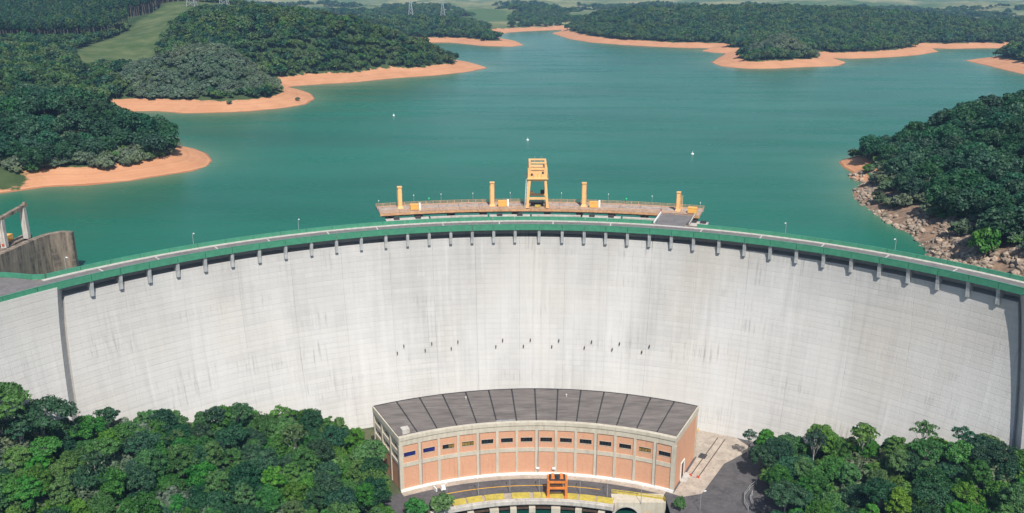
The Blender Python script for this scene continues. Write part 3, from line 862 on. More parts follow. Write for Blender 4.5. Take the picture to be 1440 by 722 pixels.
# gantry crane on the platform
def gantry():
    x0, y0 = 10.7, 358.0
    t = thing('gantry_crane', (x0, y0, 0), 'tall yellow gantry crane with machinery house on the intake platform', 'crane')
    Y0, Y1 = y0 + 1.5, y0 + 8.8
    for s in (-1, 1):
        for yy in (Y0, Y1):
            m = MB(); b, c = (x0 + s * 4.2, yy, 0.9), (x0 + s * 3.3, yy, 12.6)
            m.beam(b, c, 1.05, 1.05); m.build('leg', 'crane_yellow', t)
            MB().box((x0 + s * 4.25, yy, 0.2), (1.5, 2.2, 0.9), 0, (0.85, 0.8)).build('bogie', 'crane_yellow', t)
        m = MB(); m.beam((x0 + s * 4.15, Y0 + 0.55, 1.7), (x0 + s * 4.15, Y1 - 0.55, 1.7), 0.8, 0.9); m.build('sill_beam', 'crane_yellow', t)
        m = MB(); m.beam((x0 + s * 3.9, Y0 + 0.6, 6.5), (x0 + s * 3.6, Y1 - 0.6, 11.5), 0.3); m.build('brace', 'crane_yellow', t)
    for yy in (Y0, Y1):
        m = MB(); m.beam((x0 - 3.5, yy, 4.3), (x0 + 3.5, yy, 4.3), 0.7, 0.9); m.build('cross_beam', 'crane_yellow', t)
        m = MB(); m.beam((x0 - 2.9, yy, 12.2), (x0 + 2.9, yy, 12.2), 0.8, 0.9); m.build('cross_beam', 'crane_yellow', t)
    MB().box((x0, y0 + 5.2, 0.4), (5.4, 3.4, 1.6)).build('lifting_frame', 'dark_steel', t)
    MB().box((x0 + 0.2, y0 + 2.0, 0.35), (2.4, 0.8, 1.0)).build('counterweight', 'cover_yellow', t)
    MB().box((x0 + 2.3, Y1 - 0.8, 4.9), (1.6, 1.4, 1.5)).build('operator_cab', 'dark_steel', t)
    MB().box((x0 - 2.4, Y1 - 0.8, 4.9), (1.8, 1.4, 0.9)).build('winch_box', 'crane_yellow', t)
    MB().box((x0, y0 + 5.2, 12.66), (9.0, 9.6, 0.35)).build('platform', 'crane_yellow', t)
    MB().box((x0, y0 + 5.2, 13.01), (8.2, 8.0, 4.2)).build('machinery_house', 'crane_yellow', t)
    for dx, dz in ((-2.4, 2.3), (2.2, 3.1)):
        MB().box((x0 + dx, y0 + 1.15, 13.0 + dz - 1.2), (0.8, 0.14, 0.9)).build('vent', 'dark_steel', t)
    for dx in (-1.6, 0, 1.6):
        MB().box((x0 + dx, y0 + 1.16, 13.4), (0.18, 0.12, 1.4)).build('stiffener', 'rust_rail', t)
    MB().box((x0, y0 + 1.1, 16.4), (5.4, 0.3, 0.25)).build('ledge', 'rust_rail', t)
    for s in (-1, 1):
        for yy in (y0 + 1.6, y0 + 8.8):
            MB().box((x0 + s * 3.3, yy, 17.21), (0.8, 0.8, 2.0)).build('roof_post', 'crane_yellow', t)
        MB().box((x0 + s * 4.35, y0 + 5.2, 13.02), (0.12, 9.4, 1.2)).build('side_rail', 'rust_rail', t)
    for yy in (y0 + 1.6, y0 + 8.8):
        MB().box((x0, yy, 19.22), (7.4, 0.8, 0.6)).build('roof_beam', 'crane_yellow', t)
    for s in (-1, 1):
        MB().box((x0 + s * 3.3, y0 + 5.2, 19.24), (0.8, 6.3, 0.55)).build('roof_beam', 'crane_yellow', t)
    for dx in (-1.2, 1.4):
        MB().tube([(x0 + dx, y0 + 2, 19.83), (x0 + dx, y0 + 2, 22.2)], [0.1, 0.06], 6).build('mast', 'galvanised', t)
    m = MB()
    for k in (-0.35, 0.35): m.beam((x0 - 5.0 + k, Y0 - 0.2, 0.2), (x0 - 4.4 + k, Y0 - 0.2, 12.6), 0.14)
    for i in range(20):
        z = 0.6 + i * 0.6; xx = x0 - 5.0 + 0.6 * (z - 0.2) / 12.4
        m.beam((xx - 0.35, Y0 - 0.2, z), (xx + 0.35, Y0 - 0.2, z), 0.12)
    m.build('ladder', 'white_paint', t)
gantry()

# ------------------------------------------------------------------ spillway pier at the left
sp = thing('spillway_wall', (-163, 305, -12), 'dark weathered curved concrete pier wall beside the left crest', 'wall')
path = [(-160.6, 307.2), (-164.5, 307.6), (-167.6, 304.5), (-169.2, 298), (-170.4, 287), (-171.3, 277), (-171.8, 268)]
path2 = [(-160.8, 309.2), (-165.3, 310.2), (-169.6, 306.5), (-171.8, 298.5), (-173.2, 287), (-174.1, 277), (-174.6, 268)]
for i in range(len(path) - 1):
    a, b, c, d = path[i], path[i + 1], path2[i + 1], path2[i]
    s = 0.004
    MB().prism([a, b, c, d], -24, 3.6).build('wall_segment', 'weathered_shade_concrete', sp)
    MB().prism([a, b, c, d], 3.603, 3.95).build('coping', 'weathered_shade_concrete', sp)
fr = thing('concrete_portal', (-174.5, 293, 3.9), 'tall pale concrete gate frame with two columns behind the pier wall', 'frame')
MB().box((-175.6, 292, -22), (3.4, 26, 25.9)).build('pier', 'weathered_shade_concrete', fr)
for (x, y, zt) in ((-174.4, 288.4, 13.6), (-172.9, 300.0, 15.0)):
    MB().box((x, y, 3.96), (1.8, 1.7, zt - 3.96), 0, (0.98, 0.98)).build('column', 'pale_concrete', fr)
    if y < 290: MB().box((x, y - 0.94, 4.6), (0.8, 0.16, 0.8)).build('warning_plate', 'red_mark', fr)
MB().beam((-176.9, 270, 11.9), (-172.6, 302.0, 15.75), 1.5, 1.1).build('top_beam', 'weathered_shade_concrete', fr)
MB().box((-172.6, 301.2, 16.2), (1.1, 1.1, 0.6)).build('beam_end', 'weathered_shade_concrete', fr)
hg = thing('gate_hoist', (-182, 293, 4), 'yellow gate hoist behind the concrete frame columns', 'machine')
MB().box((-180.5, 294, 1.5), (7, 9, 4.6)).build('housing', 'box_yellow', hg)
MB().box((-180.5, 294, 6.1), (5, 6, 1.2), 0, (0.7, 0.7)).build('winch', 'dark_steel', hg)
MB().box((-181.5, 285, 1.0), (6, 4, 2.6)).build('motor', 'crane_yellow', hg)

# ------------------------------------------------------------------ powerhouse
PC = (PCX, PCY)
ph = thing('powerhouse', (8.5, 286, YARD), 'curved orange brick powerhouse with dark panelled flat roof at the dam foot', 'building')
NB = 14
PA = 27.6
RO, RI = 125.5, 99.6             # back and front wall radii
ZT = -54.6
bay = 2 * PA / NB
def parc(r0, r1, z0, z1, a0, a1, n, name, mat, parent=ph):
    m = MB(); m.arc(r0, r1, z0, z1, a0, a1, n, PC); return m.build(name, mat, parent)
for i in range(NB):
    a0 = -PA + i * bay; a1 = a0 + bay; g = 0.22
    parc(RI + 0.02, RI + 0.9, YARD + 0.9, -65.85, a0 + g, a1 - g, 2, 'brick_panel', 'brick')
    # upper panel with a window slot: brick above, below and beside the opening
    w0, w1 = a0 + bay * 0.2, a1 - bay * 0.2
    m = MB()
    m.arc(RI + 0.02, RI + 0.9, -64.35, -62.05, a0 + g, a1 - g, 2, PC)
    m.arc(RI + 0.02, RI + 0.9, -60.45, -57.55, a0 + g, a1 - g, 2, PC)
    m.arc(RI + 0.02, RI + 0.9, -62.05, -60.45, a0 + g, w0, 1, PC)
    m.arc(RI + 0.02, RI + 0.9, -62.05, -60.45, w1, a1 - g, 1, PC)
    m.build('brick_panel', 'brick', ph)
    mat = 'window_blue' if i < 2 else ('window_amber' if i in (3, 12) else 'window_dark')
    wnd = parc(RI + 0.35, RI + 0.5, -62.05, -60.45, w0, w1, 2, 'window', mat)
    if i == 2:
        parc(RI + 0.3, RI + 0.34, -62.0, -60.5, (w0 + w1) / 2 + 0.1, w1 - 0.05, 1, 'pane', 'window_amber', wnd)
    m = MB()
    m.arc(RI - 0.08, RI + 0.34, -62.22, -62.05, w0 - 0.05, w1 + 0.05, 2, PC)
    m.arc(RI - 0.02, RI + 0.34, -60.45, -60.3, w0 - 0.05, w1 + 0.05, 2, PC)
    m.build('frame', 'cream_paint', wnd)
    for k in (1, 2, 3):
        am = w0 + (w1 - w0) * k / 4
        parc(RI + 0.2, RI + 0.36, -62.05, -60.45, am - 0.03, am + 0.03, 1, 'mullion', 'dark_steel', wnd)
    # roof
    m = MB(); m.arc(RI + 1.0, RO + 0.3, -54.9, ZT, a0 + 0.13, a1 - 0.13, 4, PC); m.build('roof_panel', 'roof_felt', ph)
for i in range(NB + 1):
    a = -PA + i * bay
    w = 0.26 if 0 < i < NB else 0.4
    aa = min(max(a, -PA + 0.15), PA - 0.15)
    parc(RI - 0.32, RI + 0.9, YARD + 0.75, -57.5, aa - w, aa + w, 1, 'column', 'cream_paint')
    if 0 < i < NB: parc(RI + 1.2, RO + 0.2, -55.3, -54.86, a - 0.14, a + 0.14, 1, 'roof_joint', 'dark_steel')
parc(RI - 0.2, RI + 0.9, -65.85, -64.35, -PA, PA, 56, 'string_course', 'cream_paint')
parc(RI - 0.3, RI + 0.99, -57.55, -55.55, -PA - 0.1, PA + 0.1, 56, 'fascia', 'cream_paint')
parc(RI - 0.55, RI + 0.95, -55.547, -54.35, -PA - 0.15, PA + 0.15, 56, 'cornice', 'cream_paint')
parc(RI - 0.6, RI + 0.95, YARD + 0.01, YARD + 0.9, -PA - 0.2, PA + 0.2, 56, 'plinth', 'white_paint')
parc(RO - 0.6, RO + 0.25, YARD, -54.95, -PA, PA, 40, 'back_wall', 'cream_paint')
parc(RI + 0.95, RO - 0.62, YARD, YARD + 0.5, -PA + 0.5, PA - 0.5, 20, 'floor_slab', 'pale_concrete')
# roof edge trims
parc(RO + 0.3, RO + 0.55, -55.3, -54.4, -PA - 0.1, PA + 0.1, 40, 'roof_edge', 'dark_steel')
for s in (-1, 1):
    e = s * PA
    a0, a1 = sorted((e, e + s * 0.22))
    parc(RI - 0.3, RO + 0.3, -56.6, -54.45, a0, a1, 2, 'end_fascia', 'cream_paint')
# end walls: radial planes at +-PA
def end_wall(s):
    ar = R_(s * PA)
    n = Vector((math.sin(ar), math.cos(ar), 0)); t = Vector((math.cos(ar), -math.sin(ar), 0)) * s   # outward
    def slab(r0, r1, z0, z1, o0, o1, name, mat, parent=ph):
        b = [Vector((PCX, PCY, 0)) + n * r + t * o for r, o in ((r0, o0), (r1, o0), (r1, o1), (r0, o1))]
        return MB().prism([(p.x, p.y) for p in b], z0, z1).build(name, mat, parent)
    L = RO - RI
    if s > 0:
        d0, d1, dz = RI + 8.5, RI + 12.5, YARD + 6.5
        slab(RI + 0.95, d0, YARD, -56.6, -0.4, 0.05, 'brick_panel', 'brick')
        slab(d1, RO - 0.7, YARD, -56.6, -0.4, 0.05, 'brick_panel', 'brick')
        slab(d0, d1, dz, -56.6, -0.4, 0.05, 'brick_panel', 'brick')
        door = slab(d0 + 0.3, d1 - 0.3, YARD, dz - 0.3, -0.35, -0.2, 'door', 'window_dark')
        slab(d0 - 0.1, d0 + 0.3, YARD, dz, 0.05, 0.3, 'frame', 'white_paint', door)
        slab(d1 - 0.3, d1 + 0.1, YARD, dz, 0.05, 0.3, 'frame', 'white_paint', door)
        slab(d0 + 0.3, d1 - 0.3, dz - 0.3, dz, 0.05, 0.3, 'frame', 'white_paint', door)
        slab(d0 + 2.0, d1 - 1.9, YARD, dz - 0.3, -0.2, -0.12, 'mullion', 'cream_paint', door)
        slab(d0 - 1.2, d1 + 1.5, YARD + 0.02, YARD + 0.35, 0.31, 2.5, 'door_step', 'pale_concrete')
        slab(RO - 0.7, RO + 0.25, YARD, -56.6, -0.1, 0.3, 'column', 'cream_paint')
        slab(RI - 0.25, RI + 0.95, YARD, -56.6, -0.1, 0.3, 'column', 'cream_paint')
    else:
        cols = [RI - 0.25, RI + 8.4, RI + 17.0, RO - 0.7]
        for c in cols: slab(c, c + 0.95, YARD, -56.6, -0.1, 0.35, 'column', 'cream_paint')
        for c0, c1 in zip(cols, cols[1:]):
            slab(c0 + 0.95, c1, YARD, -65.8, -0.4, 0.05, 'brick_panel', 'brick')
            slab(c0 + 0.95, c1, -65.8, -64.6, -0.4, 0.2, 'string_course', 'cream_paint')
            slab(c0 + 0.95, c1, -62.2, -60.4, -0.4, 0.15, 'string_course', 'cream_paint')
            slab(c0 + 0.95, c1, -58.2, -56.6, -0.4, 0.15, 'string_course', 'cream_paint')
            for z0, z1 in ((-64.6, -62.2), (-60.4, -58.2)):
                w = slab(c0 + 1.2, c1 - 0.25, z0, z1, -0.35, -0.25, 'window', 'window_dark')
                slab(c0 + 0.95, c0 + 1.2, z0, z1, -0.38, 0.1, 'frame', 'cream_paint', w)
                slab(c1 - 0.25, c1, z0, z1, -0.38, 0.1, 'frame', 'cream_paint', w)
                for k in (1, 2):
                    x = c0 + 1.2 + (c1 - c0 - 1.45) * k / 3
                    slab(x - 0.06, x + 0.06, z0, z1, -0.25, -0.1, 'mullion', 'cream_paint', w)
end_wall(1); end_wall(-1)
# small roof fittings
x, y, _ = pol(RI + 3.2, R_(-25.8), 0, PC)
m = MB(); m.box((x, y, ZT), (2.6, 2.6, 1.6), R_(-26)); m.build('roof_vent', 'pale_concrete', ph)
parc(RI + 1.3, RI + 1.6, ZT + 0.01, ZT + 0.4, -8.0, -4.2, 3, 'roof_pipe', 'galvanised')
for a in (-12.2, 5.5):
    x, y, _ = pol(RI + 20.5, R_(a), 0, PC); MB().tube([(x, y, ZT), (x, y, ZT + 0.7), (x, y, ZT + 0.75), (x, y, ZT + 1.1)], [0.25, 0.25, 0.4, 0.15], 8).build('roof_vent', 'pale_concrete', ph)
for i in (1, 4, 7, 10, 13):
    x, y, _ = pol(RI - 0.42, R_(-PA + i * bay + 0.42), 0, PC); MB().tube([(x, y, YARD + 0.9), (x, y, -57.6)], [0.11, 0.11], 6).build('downpipe', 'galvanised', ph)
for a in (0.3, 3.6):
    x, y, _ = pol(RI - 0.5, R_(a), 0, PC); MB().box((x, y, -72.6), (1.2, 0.5, 0.6), R_(a)).build('wall_lamp', 'white_paint', ph)

# ------------------------------------------------------------------ yard in front of the powerhouse
def flat(name, poly, z, mat, label, parent=None):
    o = MB().prism(poly, z - 0.12, z).build(name, mat, parent, loc=None if parent else (poly[0][0], poly[0][1], z))
    if label: tag(o, label, kind='structure')
    return o
def arcpts(r, a0, a1, n, c=PC):
    return [pol(r, R_(a0 + (a1 - a0) * i / n), 0, c)[:2] for i in range(n + 1)]
y0 = flat('yard_pavement', arcpts(99, -40, 26, 20)[::1] + [(52, 266), (58, 272), (66, 284), (90, 302), (103, 296), (100, 262), (92, 235), (51.8, 235), (51.8, 260.2), (33.4, 260.2)] + arcpts(86, 17.4, -42, 24), YARD - 0.02, 'asphalt', 'dark asphalt yard and road in front of the powerhouse')
flat('apron', [pol(99.2, R_(24.5), 0, PC)[:2], (57.5, 258.2), (64.6, 260.2), (76.5, 279.5), (89.5, 290.2), (84, 302), (72, 311), pol(126, R_(28), 0, PC)[:2], pol(99.2, R_(28), 0, PC)[:2]], YARD + 0.05, 'apron_concrete', 'pale worn concrete apron beside the powerhouse end wall')
flat('dam_toe_walk', arcpts(126.2, -40, 31, 24) + arcpts(133, 31, -40, 24), YARD - 0.005, 'apron_concrete', 'pale concrete strip between powerhouse and dam foot')
m = MB(); m.arc(96.6, 99.0, YARD - 0.02, YARD + 0.14, -27.8, 26.5, 50, PC)
tag(m.build('pavement', 'apron_concrete'), 'narrow pale pavement along the powerhouse front', kind='structure')
# painted lines
lines = thing('road_markings', (8, 265, YARD), 'yellow painted lines on the powerhouse road', 'road marking')
def pline(r, w, a0, a1):
    m = MB(); m.arc(r - w / 2, r + w / 2, YARD - 0.015, YARD - 0.008, a0, a1, max(2, int((a1 - a0) / 2)), PC); m.build('painted_line', 'line_yellow', lines)
pline(92.4, 0.42, -20.6, 4); pline(92.4, 0.42, 4.0, 13.6); pline(92.4, 0.42, 17.8, 24.0)
for i in range(6):
    x, y, _ = pol(83.0 - 0.15 * i, R_(24.8 + i * 1.55), 0, PC)
    MB().prism([(x - 1.5, y - 1.6), (x - 1.1, y - 1.6), (x + 1.5, y + 1.6), (x + 1.1, y + 1.6)], YARD - 0.015, YARD - 0.008).build('painted_line', 'line_yellow', lines)
# rails on the apron
rl = thing('rail_track', (72, 285, YARD), 'pair of rusty transfer rails across the pale apron', 'rail track')
for dx in (0, 2.4):
    p0 = Vector((62.9 + dx, 271.6 - dx * 0.55, YARD + 0.06)); p1 = Vector((78.6 + dx, 298.6 - dx * 0.55, YARD + 0.06))
    MB().beam(p0, p1, 0.32, 0.14).build('rail', 'rail_steel', rl)
    MB().box((p0.x, p0.y, YARD + 0.06), (0.9, 0.7, 0.7), R_(30), (0.8, 0.6)).build('buffer', 'red_mark', rl)
MB().box((70.0, 285.0, YARD + 0.055), (2.6, 3.6, 0.05), R_(30)).build('cover_plate', 'dark_steel', rl)
yb = thing('yellow_bar', (71.3, 303, YARD), 'slanted yellow barrier bar by the powerhouse back corner', 'barrier')
MB().beam((69.6, 299.5, YARD + 0.35), (73.2, 306.5, YARD + 0.35), 0.5, 0.5).build('bar', 'line_yellow', yb)
for k in (0.1, 0.9): MB().box((69.6 + 3.6 * k, 299.5 + 7 * k, YARD + 0.05), (0.4, 0.4, 0.35)).build('foot', 'dark_steel', yb)

# tailrace deck with gate covers, piers and openings
td = thing('tailrace_deck', (6, 255, -84), 'cream concrete tailrace deck with piers and open gate bays', 'deck')
def tarc(r0, r1, z0, z1, a0, a1, n, name, mat, parent=td):
    m = MB(); m.arc(r0, r1, z0, z1, a0, a1, n, PC); return m.build(name, mat, parent)
TA0, TA1 = -20.5, 17.6
tarc(83.7, 87.8, -77.2, YARD + 0.1, TA0 - 3, TA1, 40, 'cover_bed', 'apron_concrete')
tarc(82.3, 83.68, -76.0, YARD + 0.28, TA0 - 4.5, TA1, 40, 'edge_slab', 'pale_concrete')
tarc(82.9, 83.6, YARD + 0.283, YARD + 0.6, TA0 - 4.5, TA1, 40, 'kerb_wall', 'pale_concrete')
tarc(87.3, 88.2, -92, -77.25, TA0 - 4, TA1, 30, 'back_wall', 'weathered_shade_concrete')
for a0, a1 in ((-19.5, -16.2), (-16.0, -12.3), (-11.9, -7.4), (-5.8, -1.5), (-0.9, 0.9), (1.0, 2.6), (2.8, 6.2), (6.4, 9.2), (9.4, 13.2), (13.4, 17.2)):
    tarc(83.9, 87.5, YARD + 0.103, YARD + 0.45, a0 + 0.08, a1 - 0.08, 4, 'gate_cover', 'cover_yellow')
piers = [-20.6, -15.6, -10.1, -5.6, -1.2, 4.3, 9.6, 14.9]
for i, a in enumerate(piers):
    w = 1.05 if i in (2, 5) else 0.75
    tarc(81.9, 87.2, -92, -77.22, a - w, a + w, 2, 'pier', 'cream_paint')
for a0, a1 in zip(piers, piers[1:]):
    tarc(86.2, 87.0, -78.3, -77.3, a0 + 0.8, a1 - 0.8, 4, 'gate_beam', 'weathered_shade_concrete')
    tarc(83.0, 83.4, -78.2, -77.5, a0 + 0.9, a1 - 0.9, 4, 'gate_beam', 'rail_steel')

# block with a round-headed opening right of the gates
pb = thing('portal_block', (42.5, 256, -92), 'cream concrete block with a dark round arched opening', 'portal')
X0, X1, YF, YB = 33.6, 51.4, 254.6, 260.0
cxp, rp = 38.2, 4.3
ztop, zs = YARD + 0.12, -80.9
m = MB()
n = 16
arcp = [(cxp - rp * math.cos(math.pi * i / n), zs + rp * math.sin(math.pi * i / n)) for i in range(n + 1)]
outline = [(X0, -92), (X0, ztop), (X1, ztop), (X1, -92), (cxp + rp, -92)] + arcp[::-1] + [(cxp - rp, -92)]
b = len(outline)
m.v = [(x, YF, z) for x, z in outline] + [(x, YB, z) for x, z in outline]
m.f = [(i, (i + 1) % b, b + (i + 1) % b, b + i) for i in range(b)]
for i in range(n):      # front face as strips above the arch and beside it
    (xa, za), (xb, zb) = arcp[i], arcp[i + 1]
    k = len(m.v); m.v += [(xa, YF, za), (xb, YF, zb), (xb, YF, ztop), (xa, YF, ztop)]; m.f.append((k, k + 1, k + 2, k + 3))
for xa, xb in ((X0, cxp - rp), (cxp + rp, X1)):
    k = len(m.v); m.v += [(xa, YF, -92), (xb, YF, -92), (xb, YF, ztop), (xa, YF, ztop)]; m.f.append((k, k + 1, k + 2, k + 3))
m.build('portal_wall', 'cream_paint', pb)
MB().box((cxp, YB + 0.3, -92), (rp * 2 + 1, 0.4, 16)).build('tunnel_back', 'opening_dark', pb)
m = MB()
for i in range(n):
    (xa, za), (xb, zb) = arcp[i], arcp[i + 1]
    m.hexa([(xa, YF - 0.12, za), (xb, YF - 0.12, zb), (xb, YF - 0.004, zb), (xa, YF - 0.004, za)] + [(cxp + (q[0] - cxp) * 1.12, yy, zs + (q[1] - zs) * 1.12) for q, yy in (((xa, za), YF - 0.12), ((xb, zb), YF - 0.12), ((xb, zb), YF - 0.004), ((xa, za), YF - 0.004))])
m.build('arch_rim', 'pale_concrete', pb)
yr = thing('yellow_railing', (42, 258, YARD), 'yellow steel railing along the top of the portal block', 'railing')
rp_pts = [(33.9, 260.6), (39.6, 259.3), (45.3, 257.9), (50.9, 256.4), (51.2, 255.0)]
for p, q in zip(rp_pts, rp_pts[1:]):
    for z in (0.75, 1.35): MB().beam((*p, YARD + z), (*q, YARD + z), 0.2).build('rail', 'cover_yellow', yr)
    MB().beam((*p, YARD + 0.35), (*q, YARD + 0.35), 0.12, 0.45).build('toe_board', 'cover_yellow', yr)
    for k in (0, 0.34, 0.67):
        MB().box((p[0] + (q[0] - p[0]) * k, p[1] + (q[1] - p[1]) * k, YARD + 0.12), (0.2, 0.2, 1.3)).build('post', 'cover_yellow', yr)

# orange gantry over the gate slots
def orange():
    x0, y0, a = 15.2, 257.0, R_(4)
    t = thing('gate_gantry', (x0, y0 + 1.5, YARD), 'small orange portal gantry straddling the tailrace gate covers', 'crane')
    z0 = YARD + 0.46
    for s in (-1, 1):
        for yy in (y0 + 0.2, y0 + 3.6):
            MB().box((x0 + s * 3.0, yy, z0 + 0.6), (0.8, 0.8, 5.9)).build('leg', 'crane_orange', t)
            MB().box((x0 + s * 3.0, yy, z0), (1.2, 1.5, 0.6), 0, (0.85, 0.8)).build('wheel_bogie', 'crane_orange', t)
        MB().box((x0 + s * 3.0, y0 + 1.9, z0 + 5.2), (0.6, 2.5, 0.7)).build('side_beam', 'crane_orange', t)
    for yy in (y0 + 0.2, y0 + 3.6):
        MB().box((x0, yy, z0 + 5.6), (5.15, 0.7, 0.9)).build('top_beam', 'crane_orange', t)
        MB().box((x0, yy, z0 + 3.2), (5.15, 0.5, 0.7)).build('cross_beam', 'crane_orange', t)
    MB().box((x0, y0 + 1.9, z0 + 6.51), (5.4, 4.0, 0.2)).build('top_plate', 'dark_steel', t)
    for dx in (-1.5, 1.4):
        MB().box((x0 + dx, y0 + 1.8, z0 + 6.72), (1.3, 2.2, 1.0), 0, (0.7, 0.8)).build('winch', 'crane_orange', t)
    MB().box((x0 - 0.1, y0 + 1.9, z0 + 6.72), (0.7, 1.2, 0.6)).build('motor', 'dark_steel', t)
orange()

# lamps, fence, small items in the yard
lamp(61.8, 250.2, YARD, 6.5, R_(60), 'pale curved street lamp standing in the asphalt yard', 'lamps in the powerhouse yard')
for a, lab in ((-20, 'leftmost thin lamp pole along the powerhouse road'), (-13, 'second thin lamp pole from the left on the powerhouse road'), (-6, 'third thin lamp pole from the left, left of the orange gantry'), (0.5, 'thin lamp pole just left of the orange gantry'), (9.5, 'thin lamp pole just right of the orange gantry'), (15.5, 'thin lamp pole above the yellow railing'), (23, 'rightmost thin lamp pole along the powerhouse road')):
    x, y, _ = pol(88.3, R_(a), 0, PC)
    lamp(x, y, YARD, 5.5, R_(a), lab, 'thin lamps along the powerhouse road')
fc = thing('fence', (80, 262, YARD), 'grey pipe fence curving along the right edge of the yard', 'fence')
fp = [(77.6, 250.0), (77.3, 254.0), (78.6, 258.4), (81.3, 262.4), (84.6, 266.0)]
for p, q in zip(fp, fp[1:]):
    for z in (0.7, 1.7): MB().beam((*p, YARD + z), (*q, YARD + z), 0.13).build('rail', 'galvanised', fc)
for p in fp: MB().box((*p, YARD - 0.05), (0.2, 0.2, 2.0)).build('post', 'galvanised', fc)
fc2 = thing('fence', (81, 256, YARD), 'short inner grey pipe fence by the right trees', 'fence')
fp = [(79.8, 252.6), (79.9, 256.2), (81.4, 259.2)]
for p, q in zip(fp, fp[1:]):
    for z in (0.7, 1.7): MB().beam((*p, YARD + z), (*q, YARD + z), 0.13).build('rail', 'galvanised', fc2)
for p in fp: MB().box((*p, YARD - 0.05), (0.2, 0.2, 2.0)).build('post', 'galvanised', fc2)
bs = thing('barrier_stand', (-25.5, 263.6, YARD), 'white barrier stands at the left end of the road line', 'barrier')
MB().beam((-26.8, 262.8, YARD + 0.8), (-25.6, 260.8, YARD + 0.8), 0.35, 1.3).build('board', 'white_paint', bs)
MB().box((-23.6, 263.0, YARD), (1.7, 1.4, 1.4), R_(-20), (0.7, 0.8)).build('block', 'white_paint', bs)
for p in ((-26.8, 262.8), (-25.6, 260.8)): MB().box((*p, YARD - 0.02), (0.3, 0.3, 0.3)).build('foot', 'dark_steel', bs)

# small hut in the clearing at the right edge
ht = thing('hut', (164, 240.5, -50), 'small white hut in the clearing at the right edge', 'hut')
ARCH_HUT = ht

# ------------------------------------------------------------------ trees
def crown_mesh(name, rx, rz, zc, nblob, nleaf, leaf, mat, seed, flat_=0.55, bs=(0.30, 0.46)):
    rg = np.random.default_rng(seed)
    V, F, T = [], [], []
    ctr = []
    for i in range(nblob):
        th = 2 * math.pi * (i * 0.618 + rg.uniform(-.06, .06))
        u = (i + 0.5) / nblob
        el = math.asin(1 - u * 1.35) if u * 1.35 < 1.9 else -1
        rad = rg.uniform(0.62, 0.95)
        ctr.append((rx * rad * math.cos(el) * math.cos(th), rx * rad * math.cos(el) * math.sin(th), zc + rz * rad * math.sin(el), rg.uniform(bs[0], bs[1]) * rx, rg.uniform(0.2, 0.8)))
    ctr.append((0, 0, zc, rx * 0.55, 0.3))
    per = nleaf // len(ctr)
    for (cx, cy, cz, br_, tone) in ctr:
        for k in range(per):
            d = rg.normal(size=3); d /= np.linalg.norm(d)
            if d[2] < -0.35: d[2] *= -0.6
            rr = br_ * rg.uniform(0.72, 1.08)
            p = np.array([cx, cy, cz]) + d * np.array([rr, rr, rr * flat_ / 0.7])
            nrm = d * 0.9 + rg.normal(size=3) * 0.55 + np.array([0, 0, 0.35])
            nrm /= np.linalg.norm(nrm)
            a = np.cross(nrm, rg.normal(size=3)); a /= np.linalg.norm(a)
            b = np.cross(nrm, a)
            s = leaf * rg.uniform(0.6, 1.35)
            a *= s * 0.62; b *= s * 0.42
            i0 = len(V)
            V += [p - a, p + b * 1.0 - a * 0.1, p + a, p - b * 1.0 + a * 0.15]
            F.append((i0, i0 + 1, i0 + 2, i0 + 3))
            T.append(min(1, max(0, tone + rg.normal() * 0.16)))
    me = bpy.data.meshes.new(name)
    me.from_pydata([tuple(v) for v in V], [], F)
    at = me.attributes.new('tone', 'FLOAT', 'FACE')
    at.data.foreach_set('value', np.array(T, np.float32))
    me.materials.append(MATS[mat])
    return me, ctr

def trunk_mesh(name, ctr, h, r, mat, seed, limbs=7):
    rg = random.Random(seed)
    m = MB()
    k = [(rg.uniform(-.25, .25) * i * 0.4, rg.uniform(-.25, .25) * i * 0.4, h * i / 4) for i in range(5)]
    k[0] = (0, 0, -1.5)
    m.tube(k, [r * 1.35, r, r * 0.85, r * 0.65, r * 0.4], 7)
    for c in ctr[:limbs]:
        s = k[2] if rg.random() < 0.5 else k[3]
        mid = tuple((s[j] + c[j]) / 2 + (0.3 if j == 2 else 0) for j in range(3))
        m.tube([s, mid, c[:3]], [r * 0.5, r * 0.33, r * 0.14], 5)
    me = bpy.data.meshes.new(name); me.from_pydata(m.v, [], m.f)
    for p in me.polygons: p.use_smooth = True
    me.materials.append(MATS[mat])
    return me

# kinds of trees: (crown mesh, trunk mesh)
KIND = {}
def kind(key, n, rx, rz, zc, nblob, nleaf, leaf, mats, seed, bark='bark', flat_=0.55, tr=0.32, limbs=7, bs=(0.30, 0.46)):
    KIND[key] = []
    for i in range(n):
        s = seed + i
        rg = random.Random(s)
        c, ctr = crown_mesh('crown_' + key, rx * rg.uniform(.9, 1.1), rz * rg.uniform(.85, 1.15), zc, nblob + rg.randint(-2, 3), nleaf, leaf, mats[i % len(mats)], s, flat_, bs)
        KIND[key].append((c, trunk_mesh('trunk_' + key, ctr, zc, tr, bark, s, limbs)))
kind('broad', 5, 4.7, 4.4, 8.2, 36, 6200, 0.47, ['leaf_mid', 'leaf_mid', 'leaf_deep', 'leaf_mid', 'leaf_deep'], 100, bs=(0.17, 0.38))
kind('spread', 3, 5.6, 2.6, 10.0, 30, 4200, 0.48, ['leaf_deep', 'leaf_mid', 'leaf_deep'], 140, 'pale_bark', 0.45, bs=(0.14, 0.34))
kind('tall', 3, 3.5, 5.6, 8.8, 32, 5400, 0.46, ['leaf_mid', 'leaf_bright', 'leaf_mid'], 160, bs=(0.18, 0.42))
kind('sparse', 2, 3.4, 3.0, 10.5, 9, 520, 0.62, ['leaf_deep', 'leaf_mid'], 180, 'pale_bark', 0.45, 0.26, 9)
